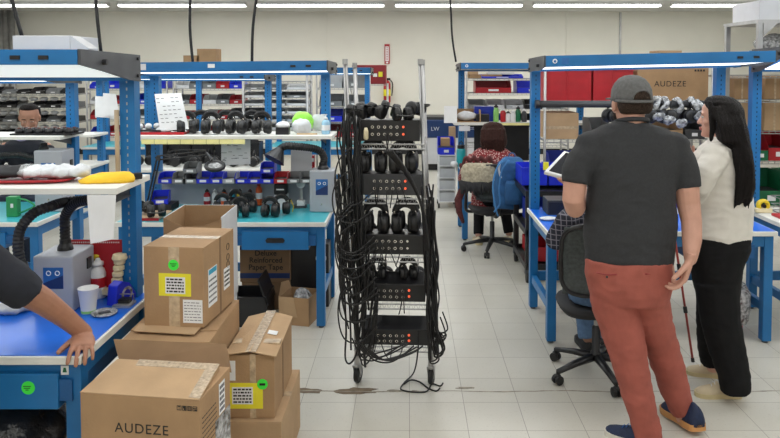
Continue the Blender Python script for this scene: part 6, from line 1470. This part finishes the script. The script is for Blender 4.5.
solo(f, 'jacket_sleeve', 'maroon_cloth', 'dark sleeve hanging at left side of the far office chair', 'garment', smooth=True, disp=(.008,(20,20,20)))
t = thing('backpack', 'blue backpack hanging from the right side of the far office chair', 'backpack', tuple(A3((510,205,6.80))))
O = t.location.copy()
k = rings_px([(208,509,13,.07),(206,509.5,16,.09),(190,510,16.5,.10),(172,511,15.5,.10),(162,511.5,13,.085),(157,512,8,.05)], 6.80, p=2.6); k.xf(Matrix.Translation(-O)); k.build('pack_body','backpack_blue',t,vox=.010,disp=(.008,(10,10,14)))
k = rings_px([(204,514,8.5,.03),(196,514,9.5,.04),(184,514.5,9,.04),(181,514.5,8,.03)], 6.68, p=2.8); k.xf(Matrix.Translation(-O)); k.build('front_pocket','backpack_blue',t,smooth=True)
for pts in (((505,158),(497,168),(493,185),(495,205),(498,216)),((509,160),(502,170),(499,188),(500,203),(494,212))):
    MB().tube(sm([A3((x,y,6.63))-O for x,y in pts],5), .020, 8, flat=.4).build('shoulder_strap','strap_blue',t,smooth=True)
MB().torus(A3((512,156,6.79))-O,.03,.006,(0,1,0),16,6).build('top_loop','backpack_blue',t,smooth=True)
MB().tube(sm([A3((x,y,6.675))-O for x,y in ((500,163),(499,170),(501,178))],5), .010, 6).build('light_tag','white_plastic',t)

# ---- woman in dark clothing at far left
office_chair('work stool under the woman at far left', (-3.47,6.42,0), PI, seat_z=.62, stool=True)
root = person('woman with tied black hair looking down, in dark clothing, at far left', (-3.47,6.42,0))
Hc = A3((29.5,117.5,6.26))
TW = [(-3.47,6.45,.62,.17,.14),(-3.47,6.44,.80,.16,.13),(-3.47,6.40,1.00,.18,.13),(-3.48,6.37,1.12,.20,.12),(-3.48,6.36,1.19,.18,.10),(-3.48,6.35,1.235,.09,.07),(-3.48,6.34,1.26,.06,.055)]
b = MB(); b.loft([(a_,c_,d_,e_-.015,f_-.015) for a_,c_,d_,e_,f_ in TW], 24)
al = [V((-3.66,6.35,1.15)),V((-3.72,6.25,.98)),V((-3.70,6.10,.93)),V((-3.55,5.97,.96))]; ar = [V((-3.29,6.35,1.15)),V((-3.24,6.25,.98)),V((-3.28,6.10,.93)),V((-3.40,5.97,.96))]
for A_ in (al, ar): b.tube(A_, [.05,.045,.04,.026], 12, rnd=True)
hand(b, al[-1], (.5,-.8,0), (0,0,-1), (.8,.4,0), s=.9); hand(b, ar[-1], (-.5,-.8,0), (0,0,-1), (-.8,.4,0), s=.9)
X = head(b, Hc, PI+.35, 1.05, -.38); b.tube([Hc+V((0,.03,-.07)),V((-3.48,6.35,1.22))],[.05,.058],14)
lgs = [[V((-3.57,6.42,.68)),V((-3.58,6.15,.68)),V((-3.58,6.08,.40)),V((-3.58,6.14,.10))],[V((-3.37,6.42,.68)),V((-3.36,6.15,.68)),V((-3.36,6.08,.40)),V((-3.36,6.14,.10))]]
for l in lgs: b.tube(l, [.075,.065,.05,.04], 14, rnd=True)
PB(b, 'body', 'skin_tan', root, vox=.0065); face(X, root)
for q in (-1,1): PB(MB().ell((q*.030,.0835,.0085),(.0145,.0105,.0062),seg=12,nr=8).xf(X), 'eyelid', 'skin_tan', root)
tb = ringsw(TW[:-1]); 
for A_ in (al, ar): tb.tube(A_, [.068,.06,.055,.042], 14)
PB(tb, 'dark_jacket', 'navy_shirt', root, vox=.010, disp=(.006,(8,8,12)))
PB(MB().torus(V((-3.478,6.335,1.245)),.062,.014,(0,-.3,1),20,8), 'collar', mat('lavender',(.30,.25,.42),.8), root)
j = MB().loft([(-3.47,6.42,.635,.17,.16),(-3.47,6.42,.70,.18,.16),(-3.47,6.43,.78,.16,.13)], 24)
for l in lgs: j.tube(l, [.10,.085,.068,.055], 14)
PB(j, 'trousers', 'dark_denim', root, vox=.010)
hX = Matrix.Translation(-root.location) @ X
R = []
for z, w, yf, yb in [(-.05,.066,-.030,-.085),(-.02,.080,.0,-.098),(.01,.084,.008,-.105),(.04,.083,.012,-.106),(.065,.080,.020,-.104),(.088,.070,.058,-.090),(.105,.054,.062,-.066),(.121,.028,.03,-.035),(.125,.008,.01,-.01)]:
    R.append([V((w*math.cos(a), (yf+yb)/2+(yf-yb)/2*math.sin(a), z)) for a in [2*PI*k/28 for k in range(28)]])
MB().rings(R).ell((0,-.12,.03),(.04,.04,.04),seg=14,nr=8).xf(hX).build('hair','hair_black',root,smooth=True)
shoe(root,(-3.58,6.20,0),(-3.58,5.93,0),'black_matte','black_rubber'); shoe(root,(-3.36,6.20,0),(-3.36,5.93,0),'black_matte','black_rubber')

# ---- man leaning on the near bench, only his arm in view
root = person('person in dark short sleeved shirt leaning a hand on the near blue bench corner', (-1.86,2.25,0))
W_ = A3((84,333,2.785))
arm = [V((-1.67,2.30,1.36)), A3((-18,262,2.42)), A3((20,288,2.50)), A3((41,300,2.59)), A3((63,316,2.70)), W_]
TW = [(-1.86,2.25,.86,.17,.13),(-1.86,2.25,1.00,.17,.13),(-1.86,2.26,1.18,.19,.13),(-1.86,2.27,1.32,.20,.12),(-1.86,2.28,1.40,.19,.10),(-1.86,2.28,1.45,.10,.08),(-1.86,2.28,1.48,.06,.06)]
b = MB(); b.loft([(a_,c_,d_,e_-.012,f_-.012) for a_,c_,d_,e_,f_ in TW], 24)
b.tube(arm, [.060,.054,.052,.048,.040,.033], 16, rnd=True)
hand(b, W_, (.34,-.85,-.10), (-.05,-.15,-1), (-1,-.4,0), curls=(.36,.40,.42,.42), s=1.10, spread=.14, thumb=(.8,.6,.12), tcurl=.08)
b.tube([V((-2.05,2.28,1.36)),V((-2.12,2.24,1.15)),V((-2.12,2.30,1.02)),V((-2.06,2.42,.88))],[.058,.048,.042,.028],14,rnd=True); hand(b, V((-2.06,2.42,.88)), (.1,.4,-.9), (1,0,0), (0,1,.3), s=.98)
X = head(b, V((-1.86,2.32,1.63)), -.2, 1.02, -.2); b.tube([(-1.86,2.28,1.46),(-1.86,2.30,1.56)],[.062,.056],14)
lgs = [[V((-1.95,2.25,.90)),V((-1.96,2.24,.50)),V((-1.97,2.22,.09))],[V((-1.77,2.25,.90)),V((-1.75,2.26,.50)),V((-1.73,2.24,.09))]]
for l in lgs: b.tube(l, [.08,.06,.04], 14, rnd=True)
PB(b, 'body', 'skin_tan', root, vox=.0038); face(X, root)
tb = ringsw(TW[:-1]); tb.tube([arm[0], arm[1], arm[2], A3((27,294,2.52))], [.090,.078,.070,.068], 18); tb.tube([V((-2.05,2.28,1.36)),V((-2.10,2.25,1.18))],[.085,.072],16)
PB(tb, 'dark_shirt', 'navy_shirt', root, vox=.009, disp=(.006,(8,8,12)))
j = MB().loft([(-1.86,2.25,.78,.18,.14),(-1.86,2.25,.90,.185,.145),(-1.86,2.25,1.0,.165,.13)], 24)
for l in lgs: j.tube(l, [.10,.082,.062], 14)
PB(j, 'trousers', 'dark_denim', root, vox=.011)
hX = Matrix.Translation(-root.location) @ X
R = [[V((w*math.cos(a), (yf+yb)/2+(yf-yb)/2*math.sin(a), z)) for a in [2*PI*k/24 for k in range(24)]] for z, w, yf, yb in [(-.04,.070,-.03,-.088),(0,.078,-.01,-.100),(.04,.081,.03,-.104),(.07,.076,.085,-.096),(.10,.055,.055,-.066),(.122,.02,.02,-.025)]]
MB().rings(R).xf(hX).build('hair','hair_black',root,smooth=True)
shoe(root,(-1.97,2.16,0),(-1.99,2.44,0),'black_matte','black_rubber'); shoe(root,(-1.73,2.16,0),(-1.70,2.44,0),'black_matte','black_rubber')
